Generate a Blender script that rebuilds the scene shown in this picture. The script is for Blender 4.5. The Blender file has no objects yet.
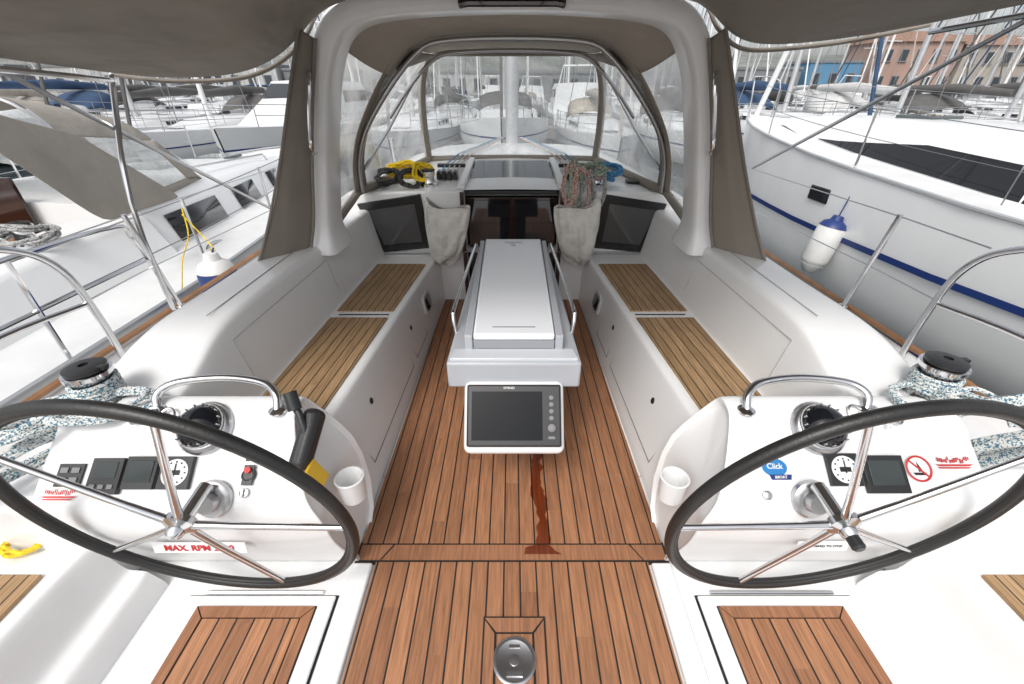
import bpy, math, random
from mathutils import Vector, Matrix, noise
random.seed(7)
R=math.radians
D=bpy.data
scene=bpy.context.scene
col=scene.collection
scene.view_settings.view_transform='Standard'
scene.view_settings.look='None'
scene.view_settings.exposure=0

# ------------------------------------------------------------------ materials
def _mat(name):
    m=D.materials.new(name); m.use_nodes=True
    nt=m.node_tree; b=nt.nodes['Principled BSDF']
    return m,nt,b
def N(nt,t,**k):
    n=nt.nodes.new(t)
    for a,v in k.items(): setattr(n,a,v)
    return n
def L(nt,a,b): nt.links.new(a,b)
def mth(nt,op,a,b=None,c=None):
    n=N(nt,'ShaderNodeMath',operation=op)
    for i,x in enumerate((a,b,c)):
        if x is None: continue
        if hasattr(x,'is_linked'): L(nt,x,n.inputs[i])
        else: n.inputs[i].default_value=x
    return n.outputs[0]
def mixc(nt,f,a,b,bt='MIX'):
    n=N(nt,'ShaderNodeMix',data_type='RGBA',blend_type=bt)
    for i,x in ((0,f),(6,a),(7,b)):
        if hasattr(x,'is_linked'): L(nt,x,n.inputs[i])
        else: n.inputs[i].default_value=(x if i==0 else (*x,1) if len(x)==3 else x)
    return n.outputs[2]
def mat(name,c,rough=.5,metal=0,var=0,vs=3,bump=0,bs=40,coat=0,c2=None,dist=.01,stretch=None,spec=None):
    m,nt,b=_mat(name)
    b.inputs['Base Color'].default_value=(*c,1)
    b.inputs['Roughness'].default_value=rough
    b.inputs['Metallic'].default_value=metal
    b.inputs['Coat Weight'].default_value=coat
    if spec is not None: b.inputs['Specular IOR Level'].default_value=spec
    tc=N(nt,'ShaderNodeTexCoord'); co=tc.outputs['Object']
    if stretch:
        mp=N(nt,'ShaderNodeMapping'); mp.inputs['Scale'].default_value=stretch
        L(nt,co,mp.inputs[0]); co=mp.outputs[0]
    if var or c2:
        n=N(nt,'ShaderNodeTexNoise'); n.inputs['Scale'].default_value=vs; n.inputs['Detail'].default_value=4
        L(nt,co,n.inputs['Vector'])
        a=c; d=c2 if c2 else tuple(x*(1-var) for x in c)
        r=N(nt,'ShaderNodeMapRange'); r.inputs[1].default_value=.35; r.inputs[2].default_value=.68
        L(nt,n.outputs[0],r.inputs[0])
        L(nt,mixc(nt,r.outputs[0],a,d),b.inputs['Base Color'])
    if bump:
        n2=N(nt,'ShaderNodeTexNoise'); n2.inputs['Scale'].default_value=bs; n2.inputs['Detail'].default_value=3
        L(nt,co,n2.inputs['Vector'])
        bp=N(nt,'ShaderNodeBump'); bp.inputs['Strength'].default_value=bump; bp.inputs['Distance'].default_value=dist
        L(nt,n2.outputs[0],bp.inputs['Height']); L(nt,bp.outputs[0],b.inputs['Normal'])
    return m
def teak(name,w,c1,c2,shear=0,off=0,caulk=.1,rough=.55):
    m,nt,b=_mat(name)
    tc=N(nt,'ShaderNodeTexCoord'); sp=N(nt,'ShaderNodeSeparateXYZ'); L(nt,tc.outputs['Object'],sp.inputs[0])
    x=mth(nt,'ADD',sp.outputs[0],mth(nt,'MULTIPLY',sp.outputs[1],shear))
    x=mth(nt,'ADD',x,off)
    q=mth(nt,'DIVIDE',x,w) if w else None
    if w:
        fl=mth(nt,'FLOOR',q); fr=mth(nt,'FRACT',q)
        edge=mth(nt,'ABSOLUTE',mth(nt,'SUBTRACT',fr,.5))
        line=mth(nt,'GREATER_THAN',edge,.5-caulk/2)
    wn=N(nt,'ShaderNodeTexWhiteNoise',noise_dimensions='2D')
    cb=N(nt,'ShaderNodeCombineXYZ')
    if w:
        L(nt,fl,cb.inputs[0])
        seg=mth(nt,'ADD',mth(nt,'DIVIDE',sp.outputs[1],1.35),mth(nt,'MULTIPLY',fl,.37))
        L(nt,mth(nt,'FLOOR',seg),cb.inputs[1])
    L(nt,cb.outputs[0],wn.inputs['Vector'])
    gn=N(nt,'ShaderNodeTexNoise'); gn.inputs['Scale'].default_value=1; gn.inputs['Detail'].default_value=6
    gn.inputs['Roughness'].default_value=.65
    mp=N(nt,'ShaderNodeMapping'); mp.inputs['Scale'].default_value=(110,6,20); L(nt,tc.outputs['Object'],mp.inputs[0])
    va=N(nt,'ShaderNodeVectorMath',operation='ADD'); L(nt,mp.outputs[0],va.inputs[0])
    vm=N(nt,'ShaderNodeVectorMath',operation='SCALE'); L(nt,wn.outputs['Color'],vm.inputs[0]); vm.inputs['Scale'].default_value=40
    L(nt,vm.outputs[0],va.inputs[1]); L(nt,va.outputs[0],gn.inputs['Vector'])
    big=N(nt,'ShaderNodeTexNoise'); big.inputs['Scale'].default_value=3.5; big.inputs['Detail'].default_value=4
    L(nt,tc.outputs['Object'],big.inputs['Vector'])
    f=mth(nt,'ADD',mth(nt,'MULTIPLY',wn.outputs['Value'],.65),mth(nt,'MULTIPLY',big.outputs[0],.4))
    cc=mixc(nt,f,c1,c2)
    mr=N(nt,'ShaderNodeMapRange'); mr.inputs[1].default_value=.3;mr.inputs[2].default_value=.7;mr.inputs[3].default_value=.58;mr.inputs[4].default_value=1.2
    L(nt,gn.outputs[0],mr.inputs[0])
    cv=N(nt,'ShaderNodeCombineXYZ')
    for i in range(3): L(nt,mr.outputs[0],cv.inputs[i])
    cc=mixc(nt,1.0,cc,cv.outputs[0],'MULTIPLY')
    bp=N(nt,'ShaderNodeBump'); bp.inputs['Strength'].default_value=.5; bp.inputs['Distance'].default_value=.003
    h=gn.outputs[0]
    if w:
        cc=mixc(nt,line,cc,(.012,.011,.011))
        h=mth(nt,'SUBTRACT',h,line)
    L(nt,h,bp.inputs['Height']); L(nt,bp.outputs[0],b.inputs['Normal'])
    L(nt,cc,b.inputs['Base Color']); b.inputs['Roughness'].default_value=rough
    return m
def vinyl(name,milk=.12,tint=(.9,.92,.92)):
    m,nt,b=_mat(name); nt.nodes.remove(b)
    out=nt.nodes['Material Output']
    tr=N(nt,'ShaderNodeBsdfTransparent'); tr.inputs[0].default_value=(*tint,1)
    df=N(nt,'ShaderNodeBsdfDiffuse'); df.inputs[0].default_value=(.85,.85,.83,1)
    tl=N(nt,'ShaderNodeBsdfTranslucent'); tl.inputs[0].default_value=(.9,.9,.88,1)
    m0=N(nt,'ShaderNodeMixShader'); m0.inputs[0].default_value=.6; L(nt,df.outputs[0],m0.inputs[1]); L(nt,tl.outputs[0],m0.inputs[2])
    gl=N(nt,'ShaderNodeBsdfGlossy'); gl.inputs[0].default_value=(1,1,1,1); gl.inputs['Roughness'].default_value=.08
    n=N(nt,'ShaderNodeTexNoise'); n.inputs['Scale'].default_value=2.6; n.inputs['Detail'].default_value=5; n.inputs['Distortion'].default_value=.8
    tc=N(nt,'ShaderNodeTexCoord'); L(nt,tc.outputs['Object'],n.inputs['Vector'])
    bp=N(nt,'ShaderNodeBump'); bp.inputs['Strength'].default_value=.6; bp.inputs['Distance'].default_value=.03
    n3=N(nt,'ShaderNodeTexNoise'); n3.inputs['Scale'].default_value=4; n3.inputs['Distortion'].default_value=1.5
    L(nt,tc.outputs['Object'],n3.inputs['Vector'])
    L(nt,n3.outputs[0],bp.inputs['Height']); L(nt,bp.outputs[0],gl.inputs['Normal'])
    r=N(nt,'ShaderNodeMapRange'); r.inputs[1].default_value=.35;r.inputs[2].default_value=.7;r.inputs[3].default_value=milk*.55;r.inputs[4].default_value=milk*1.7
    L(nt,n.outputs[0],r.inputs[0])
    m1=N(nt,'ShaderNodeMixShader'); L(nt,r.outputs[0],m1.inputs[0]); L(nt,tr.outputs[0],m1.inputs[1]); L(nt,m0.outputs[0],m1.inputs[2])
    m2=N(nt,'ShaderNodeMixShader'); m2.inputs[0].default_value=.10; L(nt,m1.outputs[0],m2.inputs[1]); L(nt,gl.outputs[0],m2.inputs[2])
    L(nt,m2.outputs[0],out.inputs[0])
    return m
def striped(name,c1,c2,scale=60,thr=.5):
    m,nt,b=_mat(name)
    tc=N(nt,'ShaderNodeTexCoord'); n=N(nt,'ShaderNodeTexVoronoi'); n.inputs['Scale'].default_value=scale
    L(nt,tc.outputs['Object'],n.inputs['Vector'])
    sx=N(nt,'ShaderNodeSeparateColor'); L(nt,n.outputs['Color'],sx.inputs[0])
    g=mth(nt,'GREATER_THAN',sx.outputs[0],thr)
    L(nt,mixc(nt,g,c1,c2),b.inputs['Base Color']); b.inputs['Roughness'].default_value=.8
    bp=N(nt,'ShaderNodeBump'); bp.inputs['Strength'].default_value=.6; bp.inputs['Distance'].default_value=.004
    L(nt,n.outputs['Distance'],bp.inputs['Height']); L(nt,bp.outputs[0],b.inputs['Normal'])
    return m

GEL=mat('gelcoat_white',(.83,.83,.825),.20,var=.055,vs=1.6,bump=.04,bs=3)
GELN=mat('gelcoat_nonslip',(.76,.765,.76),.5,var=.09,vs=4,bump=.35,bs=300,dist=.002)
GELG=mat('gelcoat_pale_grey',(.44,.46,.49),.35,var=.08)
GELF=mat('gelcoat_neighbour',(.83,.835,.83),.22,var=.08,vs=1.2)
TEAKF=teak('teak_deck',.062,(.47,.225,.112),(.27,.12,.058),off=.031)
TEAKS=teak('teak_seat',.047,(.47,.30,.155),(.31,.19,.09))
TEAKB=teak('teak_board',0,(.39,.18,.093),(.33,.15,.075))
BLK=mat('caulk_black',(.012,.012,.012),.6)
STEEL=mat('stainless_steel',(.70,.70,.71),.13,1,var=.12,vs=9)
STEELB=mat('brushed_steel',(.55,.55,.56),.32,1,var=.1)
PLB=mat('black_plastic',(.02,.02,.021),.38,bump=.1,bs=200)
RUB=mat('wheel_leather_black',(.020,.019,.018),.40,var=.3,vs=14,bump=.3,bs=130,dist=.003)
CANV=mat('taupe_canvas',(.25,.222,.19),.95,var=.2,vs=1.4,bump=.8,bs=2.4,dist=.14)
CANVT=mat('taupe_canvas_taut',(.26,.23,.195),.95,var=.14,vs=2.5,bump=.4,bs=5,dist=.03)
CANVL=mat('beige_canvas_lining',(.42,.37,.31),.95,var=.18,vs=2,bump=.6,bs=3,dist=.08)
CANVB=mat('beige_bag_cloth',(.72,.70,.65),.95,var=.22,vs=11,bump=.8,bs=11,dist=.05)
VIN=vinyl('clear_vinyl',.26)
VINS=vinyl('clear_vinyl_side',.42)
ACR=mat('smoked_acrylic',(.010,.011,.013),.05,coat=.3)
ACRG=mat('hatch_acrylic_grey',(.09,.105,.105),.07,coat=.5)
SCR=mat('screen_glass',(.008,.009,.012),.06)
LCD=mat('lcd_grey',(.05,.06,.06),.2,spec=.3)
WHT=mat('white_print',(.80,.80,.80),.5)
RED=mat('red_print',(.55,.03,.03),.5)
BLU=mat('blue_print',(.02,.20,.5),.45)
NAVY=mat('navy_blue',(.012,.035,.16),.4)
YEL=mat('yellow_plastic',(.75,.45,.03),.5)
YROPE=striped('yellow_rope',(.85,.62,.03),(.75,.5,.02),90)
BROPE=striped('black_rope',(.02,.02,.02),(.06,.06,.06),90)
WROPE=striped('white_blue_rope',(.68,.69,.66),(.08,.20,.28),230,.68)
RROPE=striped('red_white_rope',(.62,.56,.50),(.40,.08,.06),220,.6)
UROPE=striped('blue_rope',(.04,.16,.36),(.08,.3,.5),110)
GROPE=striped('grey_rope',(.45,.44,.42),(.16,.17,.18),160,.6)
OROPE=striped('green_rope',(.50,.50,.42),(.08,.22,.12),200,.55)
WOODD=mat('varnished_wood',(.035,.013,.009),.10,var=.5,vs=6,coat=.4,stretch=(1,1,.2))
TAN=mat('tan_wood',(.36,.18,.08),.35,var=.3,vs=8)
DARK=mat('dark_interior',(.02,.016,.013),.8)
ALU=mat('mast_aluminium',(.62,.63,.64),.35,.6,var=.1)
CONC=mat('quay_concrete',(.30,.29,.275),.9,var=.3,vs=.5,bump=.4,bs=6)
SEAM=mat('seam_grey',(.20,.20,.20),.6)
SEAML=mat('seam_light_grey',(.42,.42,.42),.6)
PANE=mat('window_pane_dark',(.018,.018,.022),.06,coat=.5)

# ------------------------------------------------------------------ mesh helper
class MB:
    def __init__(s): s.v=[];s.f=[];s.m=[]
    def add(s,vs,fs,mi=0,M=None):
        o=len(s.v)
        for p in vs:
            p=Vector(p)
            if M is not None: p=M@p
            s.v.append(p)
        for f in fs: s.f.append([i+o for i in f]); s.m.append(mi)
        return s
    def box(s,c,d,mi=0,M=None):
        x,y,z=[k/2 for k in d]; c=Vector(c)
        vs=[c+Vector(p) for p in [(-x,-y,-z),(x,-y,-z),(x,y,-z),(-x,y,-z),(-x,-y,z),(x,-y,z),(x,y,z),(-x,y,z)]]
        return s.add(vs,[(0,3,2,1),(4,5,6,7),(0,1,5,4),(1,2,6,5),(2,3,7,6),(3,0,4,7)],mi,M)
    def slab(s,poly,z0,z1,mi=0,M=None):
        n=len(poly)
        a=sum(poly[i][0]*poly[(i+1)%n][1]-poly[(i+1)%n][0]*poly[i][1] for i in range(n))
        if a<0: poly=poly[::-1]
        vs=[(p[0],p[1],z0) for p in poly]+[(p[0],p[1],z1) for p in poly]
        fs=[tuple(range(n-1,-1,-1)),tuple(range(n,2*n))]+[(i,(i+1)%n,n+(i+1)%n,n+i) for i in range(n)]
        return s.add(vs,fs,mi,M)
    def tube(s,path,r,mi=0,n=10,closed=False,smooth=0,M=None):
        P=[Vector(p) for p in path]
        if smooth: P=cat(P,smooth,closed)
        k=len(P); rr=r if hasattr(r,'__len__') else [r]*k
        if len(rr)!=k: rr=[rr[min(len(rr)-1,int(i/(k-1)*(len(rr)-1)+.5))] for i in range(k)]
        up=None; vs=[]
        for i in range(k):
            a=P[(i-1)%k] if (closed or i>0) else P[i]; b=P[(i+1)%k] if (closed or i<k-1) else P[i]
            t=(b-a); t=t.normalized() if t.length>1e-9 else Vector((0,0,1))
            if up is None:
                up=Vector((0,0,1)) if abs(t.z)<.9 else Vector((0,1,0))
            up=(up-t*up.dot(t))
            if up.length<1e-6: up=Vector((1,0,0))-t*t.x
            up.normalize(); sd=t.cross(up)
            for j in range(n):
                an=2*math.pi*j/n
                vs.append(P[i]+(up*math.cos(an)+sd*math.sin(an))*rr[i])
        fs=[]
        for i in range(k if closed else k-1):
            for j in range(n):
                a=i*n+j;b=i*n+(j+1)%n;c=((i+1)%k)*n+(j+1)%n;d=((i+1)%k)*n+j
                fs.append((a,d,c,b))
        if not closed:
            fs.append(tuple(range(n))); fs.append(tuple((k-1)*n+j for j in range(n-1,-1,-1)))
        return s.add(vs,fs,mi,M)
    def lathe(s,prof,c=(0,0,0),mi=0,n=28,M=None):
        c=Vector(c);vs=[]
        for r,z in prof:
            for j in range(n):
                a=2*math.pi*j/n; vs.append(c+Vector((r*math.cos(a),r*math.sin(a),z)))
        fs=[]
        for i in range(len(prof)-1):
            for j in range(n):
                fs.append((i*n+j,i*n+(j+1)%n,(i+1)*n+(j+1)%n,(i+1)*n+j))
        fs.append(tuple(range(n-1,-1,-1))); fs.append(tuple((len(prof)-1)*n+j for j in range(n)))
        return s.add(vs,fs,mi,M)
    def grid(s,rows,mi=0,flip=False,M=None,closed=False):
        n=len(rows[0]);vs=[p for r in rows for p in r];fs=[]
        for i in range(len(rows)-1):
            for j in range(n if closed else n-1):
                f=(i*n+j,i*n+(j+1)%n,(i+1)*n+(j+1)%n,(i+1)*n+j)
                fs.append(f[::-1] if flip else f)
        return s.add(vs,fs,mi,M)
    def obj(s,name,mats,parent=None,loc=(0,0,0),rot=(0,0,0),bevel=0,seg=3,sub=0,ang=38,smooth=True,solid=0,label=None):
        me=D.meshes.new(name); me.from_pydata([tuple(v) for v in s.v],[],s.f)
        if not isinstance(mats,(list,tuple)): mats=[mats]
        for m in mats: me.materials.append(m)
        me.polygons.foreach_set('material_index',s.m)
        me.update()
        if smooth:
            me.shade_smooth()
            if not sub: me.set_sharp_from_angle(angle=R(ang))
        o=D.objects.new(name,me); col.objects.link(o)
        o.location=loc;o.rotation_euler=rot
        if parent: o.parent=parent
        if solid:
            q=o.modifiers.new('s','SOLIDIFY');q.thickness=solid;q.offset=0
        if bevel:
            q=o.modifiers.new('b','BEVEL');q.width=bevel;q.segments=seg;q.limit_method='ANGLE';q.angle_limit=R(28);q.harden_normals=False
        if sub:
            q=o.modifiers.new('u','SUBSURF');q.levels=sub;q.render_levels=sub
        if label: o['label']=label
        return o
def cat(P,k,closed=False):
    out=[];n=len(P);rng=range(n if closed else n-1)
    for i in rng:
        p1=P[i];p2=P[(i+1)%n]
        p0=P[(i-1)%n] if (closed or i>0) else p1*2-p2
        p3=P[(i+2)%n] if (closed or i<n-2) else p2*2-p1
        for j in range(k):
            t=j/k
            out.append(.5*((2*p1)+(p2-p0)*t+(2*p0-5*p1+4*p2-p3)*t*t+(3*p1-p0-3*p2+p3)*t**3))
    if not closed: out.append(P[-1].copy())
    return out
def resample(P,n):
    d=[0]
    for a,b in zip(P,P[1:]): d.append(d[-1]+(b-a).length)
    out=[];j=0
    for i in range(n):
        t=d[-1]*i/(n-1)
        while j<len(P)-2 and d[j+1]<t: j+=1
        out.append(P[j].lerp(P[j+1],max(0,min(1,(t-d[j])/max(1e-9,d[j+1]-d[j])))))
    return out
def empty(name,parent=None,loc=(0,0,0),rot=(0,0,0),**k):
    e=D.objects.new(name,None);col.objects.link(e);e.location=loc;e.rotation_euler=rot;e.empty_display_size=.1
    if parent:e.parent=parent
    for a,v in k.items(): e[a]=v
    return e
def tag(o,label,cat_,group=None):
    o['label']=label;o['category']=cat_
    if group:o['group']=group
    return o
def text(name,body,size,m,parent,loc,rot=(0,0,0),bold=False):
    cu=D.curves.new(name,'FONT');cu.body=body;cu.size=size;cu.extrude=.0006;cu.align_x='CENTER';cu.align_y='CENTER'
    if bold: cu.offset=size*.015
    t=D.objects.new(name,cu);col.objects.link(t)
    bpy.context.view_layer.update()
    me=D.meshes.new_from_object(t.evaluated_get(bpy.context.evaluated_depsgraph_get()))
    D.objects.remove(t)
    me.materials.clear();me.materials.append(m)
    o=D.objects.new(name,me);col.objects.link(o);o.location=loc;o.rotation_euler=rot;o.parent=parent
    return o
def lerp(a,b,t): return a+(b-a)*t
def interp(tab,x):
    if x<=tab[0][0]: return tab[0][1]
    for (a,u),(b,v) in zip(tab,tab[1:]):
        if x<=b: return lerp(u,v,(x-a)/(b-a))
    return tab[-1][1]
def mir(poly,sx): return [(p[0]*sx,)+tuple(p[1:]) for p in poly]

# ================================================================== OUR BOAT
boat=empty('sailboat')
tag(boat,'white sailing yacht cockpit with teak decking and twin steering wheels','sailboat')
WZ=-.8
HB=[(-1.2,.97),(2,1),(4,.97),(6,.8),(8,.5),(9.5,.2),(10.4,.01)]
for sx in (-1,1):
    rows=[]
    for Y in [1.02,1.04,1.08,1.16,1.24,1.34,1.5,1.8,2.25,2.7,3.1,3.34,3.36]:
        t=(Y-1.3)/2.0; t=max(-.05,min(1.05,t))
        xf=lerp(.625,.585,t); xs=lerp(.765,.615,t)
        sb=lerp(1.12,1.05,t)
        F=interp([(1.02,.25),(1.04,.50),(1.08,.60),(1.24,.66),(1.5,1)],Y)
        ox=interp([(1.25,.07),(1.6,0)],Y)
        pts=[(xf,-.03),(xf,.0),(xf+.004,.03),(xs-.016,.40),(xs-.008,.420),(xs+.010,.43),(xs+.04,.43),(sb-.02,.43),(sb-.004,.432),(sb+.006,.445),
             (sb+.062,.755),(sb+.070,.775),(sb+.085,.786),(sb+.11,.789),(1.39+ox,.782),(1.452+ox,.776),(1.474+ox,.760),(1.484+ox,.73),(1.53+ox,.47),(1.548+ox,.447),(1.60+ox*.5,.441),(1.93,.435),(1.97,.43)]
        rows.append([(p[0]*sx,Y,.435+(p[1]-.435)*F if p[1]>.435 else p[1]) for p in pts])
    b=MB();b.grid(rows,flip=(sx>0))
    b.obj('bench_and_coaming',GEL,boat,sub=2)
    b=MB();b.slab(mir([(1.44,.865),(1.985,.865),(1.985,1.05),(1.44,1.05)],sx),-.02,.47);b.obj('coaming_end',GEL,boat,bevel=.04,seg=5)
    b=MB();b.tube([(sx*1.27,1.55,.7885),(sx*1.265,2.2,.7885),(sx*1.26,2.42,.7885)],.0025,n=5);b.obj('coaming_seam',SEAML,boat)
    b=MB()
    pth=[]
    for Y,z in ((1.5,.50),(1.5,.70),(2.45,.70),(2.45,.50)):
        t=(Y-1.3)/2;sb=lerp(1.12,1.05,t);pth.append((sx*(sb+.006+(z-.445)*.18),Y,z))
    b.tube(pth,.0025,n=5);b.obj('backrest_seam',SEAML,boat)
    rows=[]
    for i in range(15):
        Y=-1.2+i*(11.6/14)
        hb=2.03*interp(HB,Y)
        rows.append([(sx*(hb-.05),Y,.43),(sx*(hb-.02),Y,.475),(sx*(hb+.01),Y,.43),(sx*(hb+.02),Y,.3),(sx*(hb-.02),Y,-.3),(sx*(hb*.93),Y,WZ-.2)])
    b=MB();b.grid(rows,flip=(sx>0));b.obj('topsides',GEL,boat,sub=1)
    b=MB()
    path=[(sx*2.005,y,.485) for y in (1.0,1.6,2.2,3,4)]+[(sx*1.94,4.6,.485),(sx*1.75,5.6,.485)]
    b.tube(path,.017,n=6,smooth=3);b.obj('toe_rail',TAN,boat)
    b=MB();rows=[]
    for Y in (3.3,4,5,6,7,8,9,10):
        hb=2.03*interp(HB,Y)
        rows.append([(sx*(hb-.04),Y,.432),(0,Y,.46)])
    b.grid(rows,flip=(sx<0));b.obj('foredeck',GELN,boat)
    for (y0,y1,i0,i1,o0,o1) in ((1.32,2.2,.80,.735,1.108,1.075),(2.29,3.08,.725,.665,1.068,1.035)):
        pl=[(i0,y0),(i1,y1),(o1,y1),(o0,y0)]
        b=MB();b.slab(mir(pl,sx),.428,.4395);b.obj('seat_teak',teak('teak_seat_s',.047,(.47,.30,.155),(.30,.185,.088),shear=sx*.065,off=0.0),boat,bevel=.003,seg=1)
    b=MB();b.box((sx*.89,2.245,.434),(.30,.006,.004));b.obj('seat_seam',BLK,boat)
    def fx(yy,zz):
        t=(yy-1.3)/2;return lerp(lerp(.625,.585,t),lerp(.765,.615,t),(zz-.03)/.37)
    for (yy,zz) in ((1.62,.28),(2.36,.28)):
        b=MB();Mx=Matrix.Translation((sx*(fx(yy,zz)-.004),yy,zz))@Matrix.Rotation(-sx*R(90-16),4,'Y')
        b.lathe([(.018,-.01),(.018,.004),(.014,.008),(.008,.008)],n=16,M=Mx);b.obj('locker_latch',PLB,boat)
    for (ya,yb) in ((1.40,2.2),(2.3,2.62)):
        b=MB();pth=[]
        for (yy,zz) in ((ya,.09),(yb,.09),(yb,.35),(ya,.35)): pth.append((sx*fx(yy,zz),yy,zz))
        b.tube(pth,.0032,n=5,closed=True);b.obj('locker_door_seam',SEAM,boat)
    b=MB();yy=2.78;zz=.26;xx=fx(yy,zz)-.012
    pl=[];
    for k in range(24):
        a=2*math.pi*k/24;ca=math.cos(a);sa=math.sin(a)
        pl.append((.075*math.copysign(abs(sa)**.5,sa),.10*math.copysign(abs(ca)**.5,ca)))
    Mx=Matrix.Translation((sx*xx,yy,zz))@Matrix.Rotation(-sx*R(80),4,'Y')
    b.slab(pl,-.02,.008,0,Mx);b.slab([(p[0]*.68,p[1]*.76) for p in pl],.0085,.0105,1,Mx)
    b.obj('bench_port',[mat('port_frame',(.55,.56,.57),.35),PANE],boat)

b=MB();b.slab([(-1.62,-.6),(1.62,-.6),(1.62,1.4),(-1.62,1.4)],-.05,-.012)
b.obj('cockpit_sole',GEL,boat)
b=MB();b.slab([(-.68,1.41),(.68,1.41),(.68,3.5),(-.68,3.5)],-.05,-.013)
b.obj('cockpit_sole',GEL,boat)
b=MB();b.slab([(-.612,1.045),(.612,1.045),(.582,3.40),(-.582,3.40)],-.011,.004);b.obj('floor_teak',TEAKF,boat)
b=MB();b.slab([(-.535,.2),(.535,.2),(.535,.965),(-.535,.965)],-.011,.004);b.obj('floor_teak',TEAKF,boat)
b=MB();b.slab([(-.62,.962),(.62,.962),(.62,1.05),(-.62,1.05)],-.0115,.0015);b.obj('floor_caulk',BLK,boat)
b=MB();b.slab([(-.515,.974),(.515,.974),(.475,1.037),(-.475,1.037)],-.008,.0055)
for s in(-1,1): b.slab([(s*.522,.974),(s*.61,.974),(s*.61,1.037),(s*.484,1.037)],-.008,.0055)
b.obj('floor_margin_board',TEAKB,boat)
b=MB();b.slab([(-.10,.50),(.116,.50),(.116,.765),(-.10,.765)],.0045,.0065);b.obj('plate_caulk',BLK,boat)
b=MB()
for pl in ([(-.094,.759),(.110,.759),(.070,.715),(-.054,.715)],[(-.094,.752),(-.06,.71),(-.06,.50),(-.094,.50)],[(.110,.752),(.076,.71),(.076,.50),(.110,.50)],[(-.052,.708),(.068,.708),(.068,.50),(-.052,.50)]):
    b.slab(pl,.0068,.0095)
b.obj('plate_margin_board',TEAKB,boat)
b=MB();c=(.008,.63,.0097)
b.lathe([(.070,0),(.070,.004),(.064,.007),(.056,.006),(.054,.005),(.0,.006)],c,n=40)
b.lathe([(.016,.006),(.016,.009),(.0,.010)],c,n=20)
b.box((.008,.592,.0165),(.05,.012,.004));b.box((.008,.668,.0165),(.035,.01,.004))
b.obj('deck_plate',STEELB,boat)
def stain():
    m,nt,bs=_mat('wet_teak');nt.nodes.remove(bs)
    tr=N(nt,'ShaderNodeBsdfTransparent');tr.inputs[0].default_value=(.66,.42,.31,1)
    gl=N(nt,'ShaderNodeBsdfGlossy');gl.inputs['Roughness'].default_value=.15
    mx=N(nt,'ShaderNodeMixShader');mx.inputs[0].default_value=.05
    L(nt,tr.outputs[0],mx.inputs[1]);L(nt,gl.outputs[0],mx.inputs[2]);L(nt,mx.outputs[0],nt.nodes['Material Output'].inputs[0]);return m
b=MB();lft=[];rgt=[]
for i in range(46):
    y=.995+i*.014;w=.026+.022*noise.noise((y*9,0,0))+(.05 if y<1.03 else 0);cx=.125+.02*noise.noise((y*4,3,0))
    lft.append((cx-w*(1+.6*noise.noise((y*30,1,1))),y));rgt.append((cx+w*(.9+.7*noise.noise((y*26,7,1))),y))
b.add([(p[0],p[1],.0085) for p in lft+rgt],[(i,46+i,47+i,i+1) for i in range(45)])
b.obj('water_stain',stain(),boat)

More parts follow.
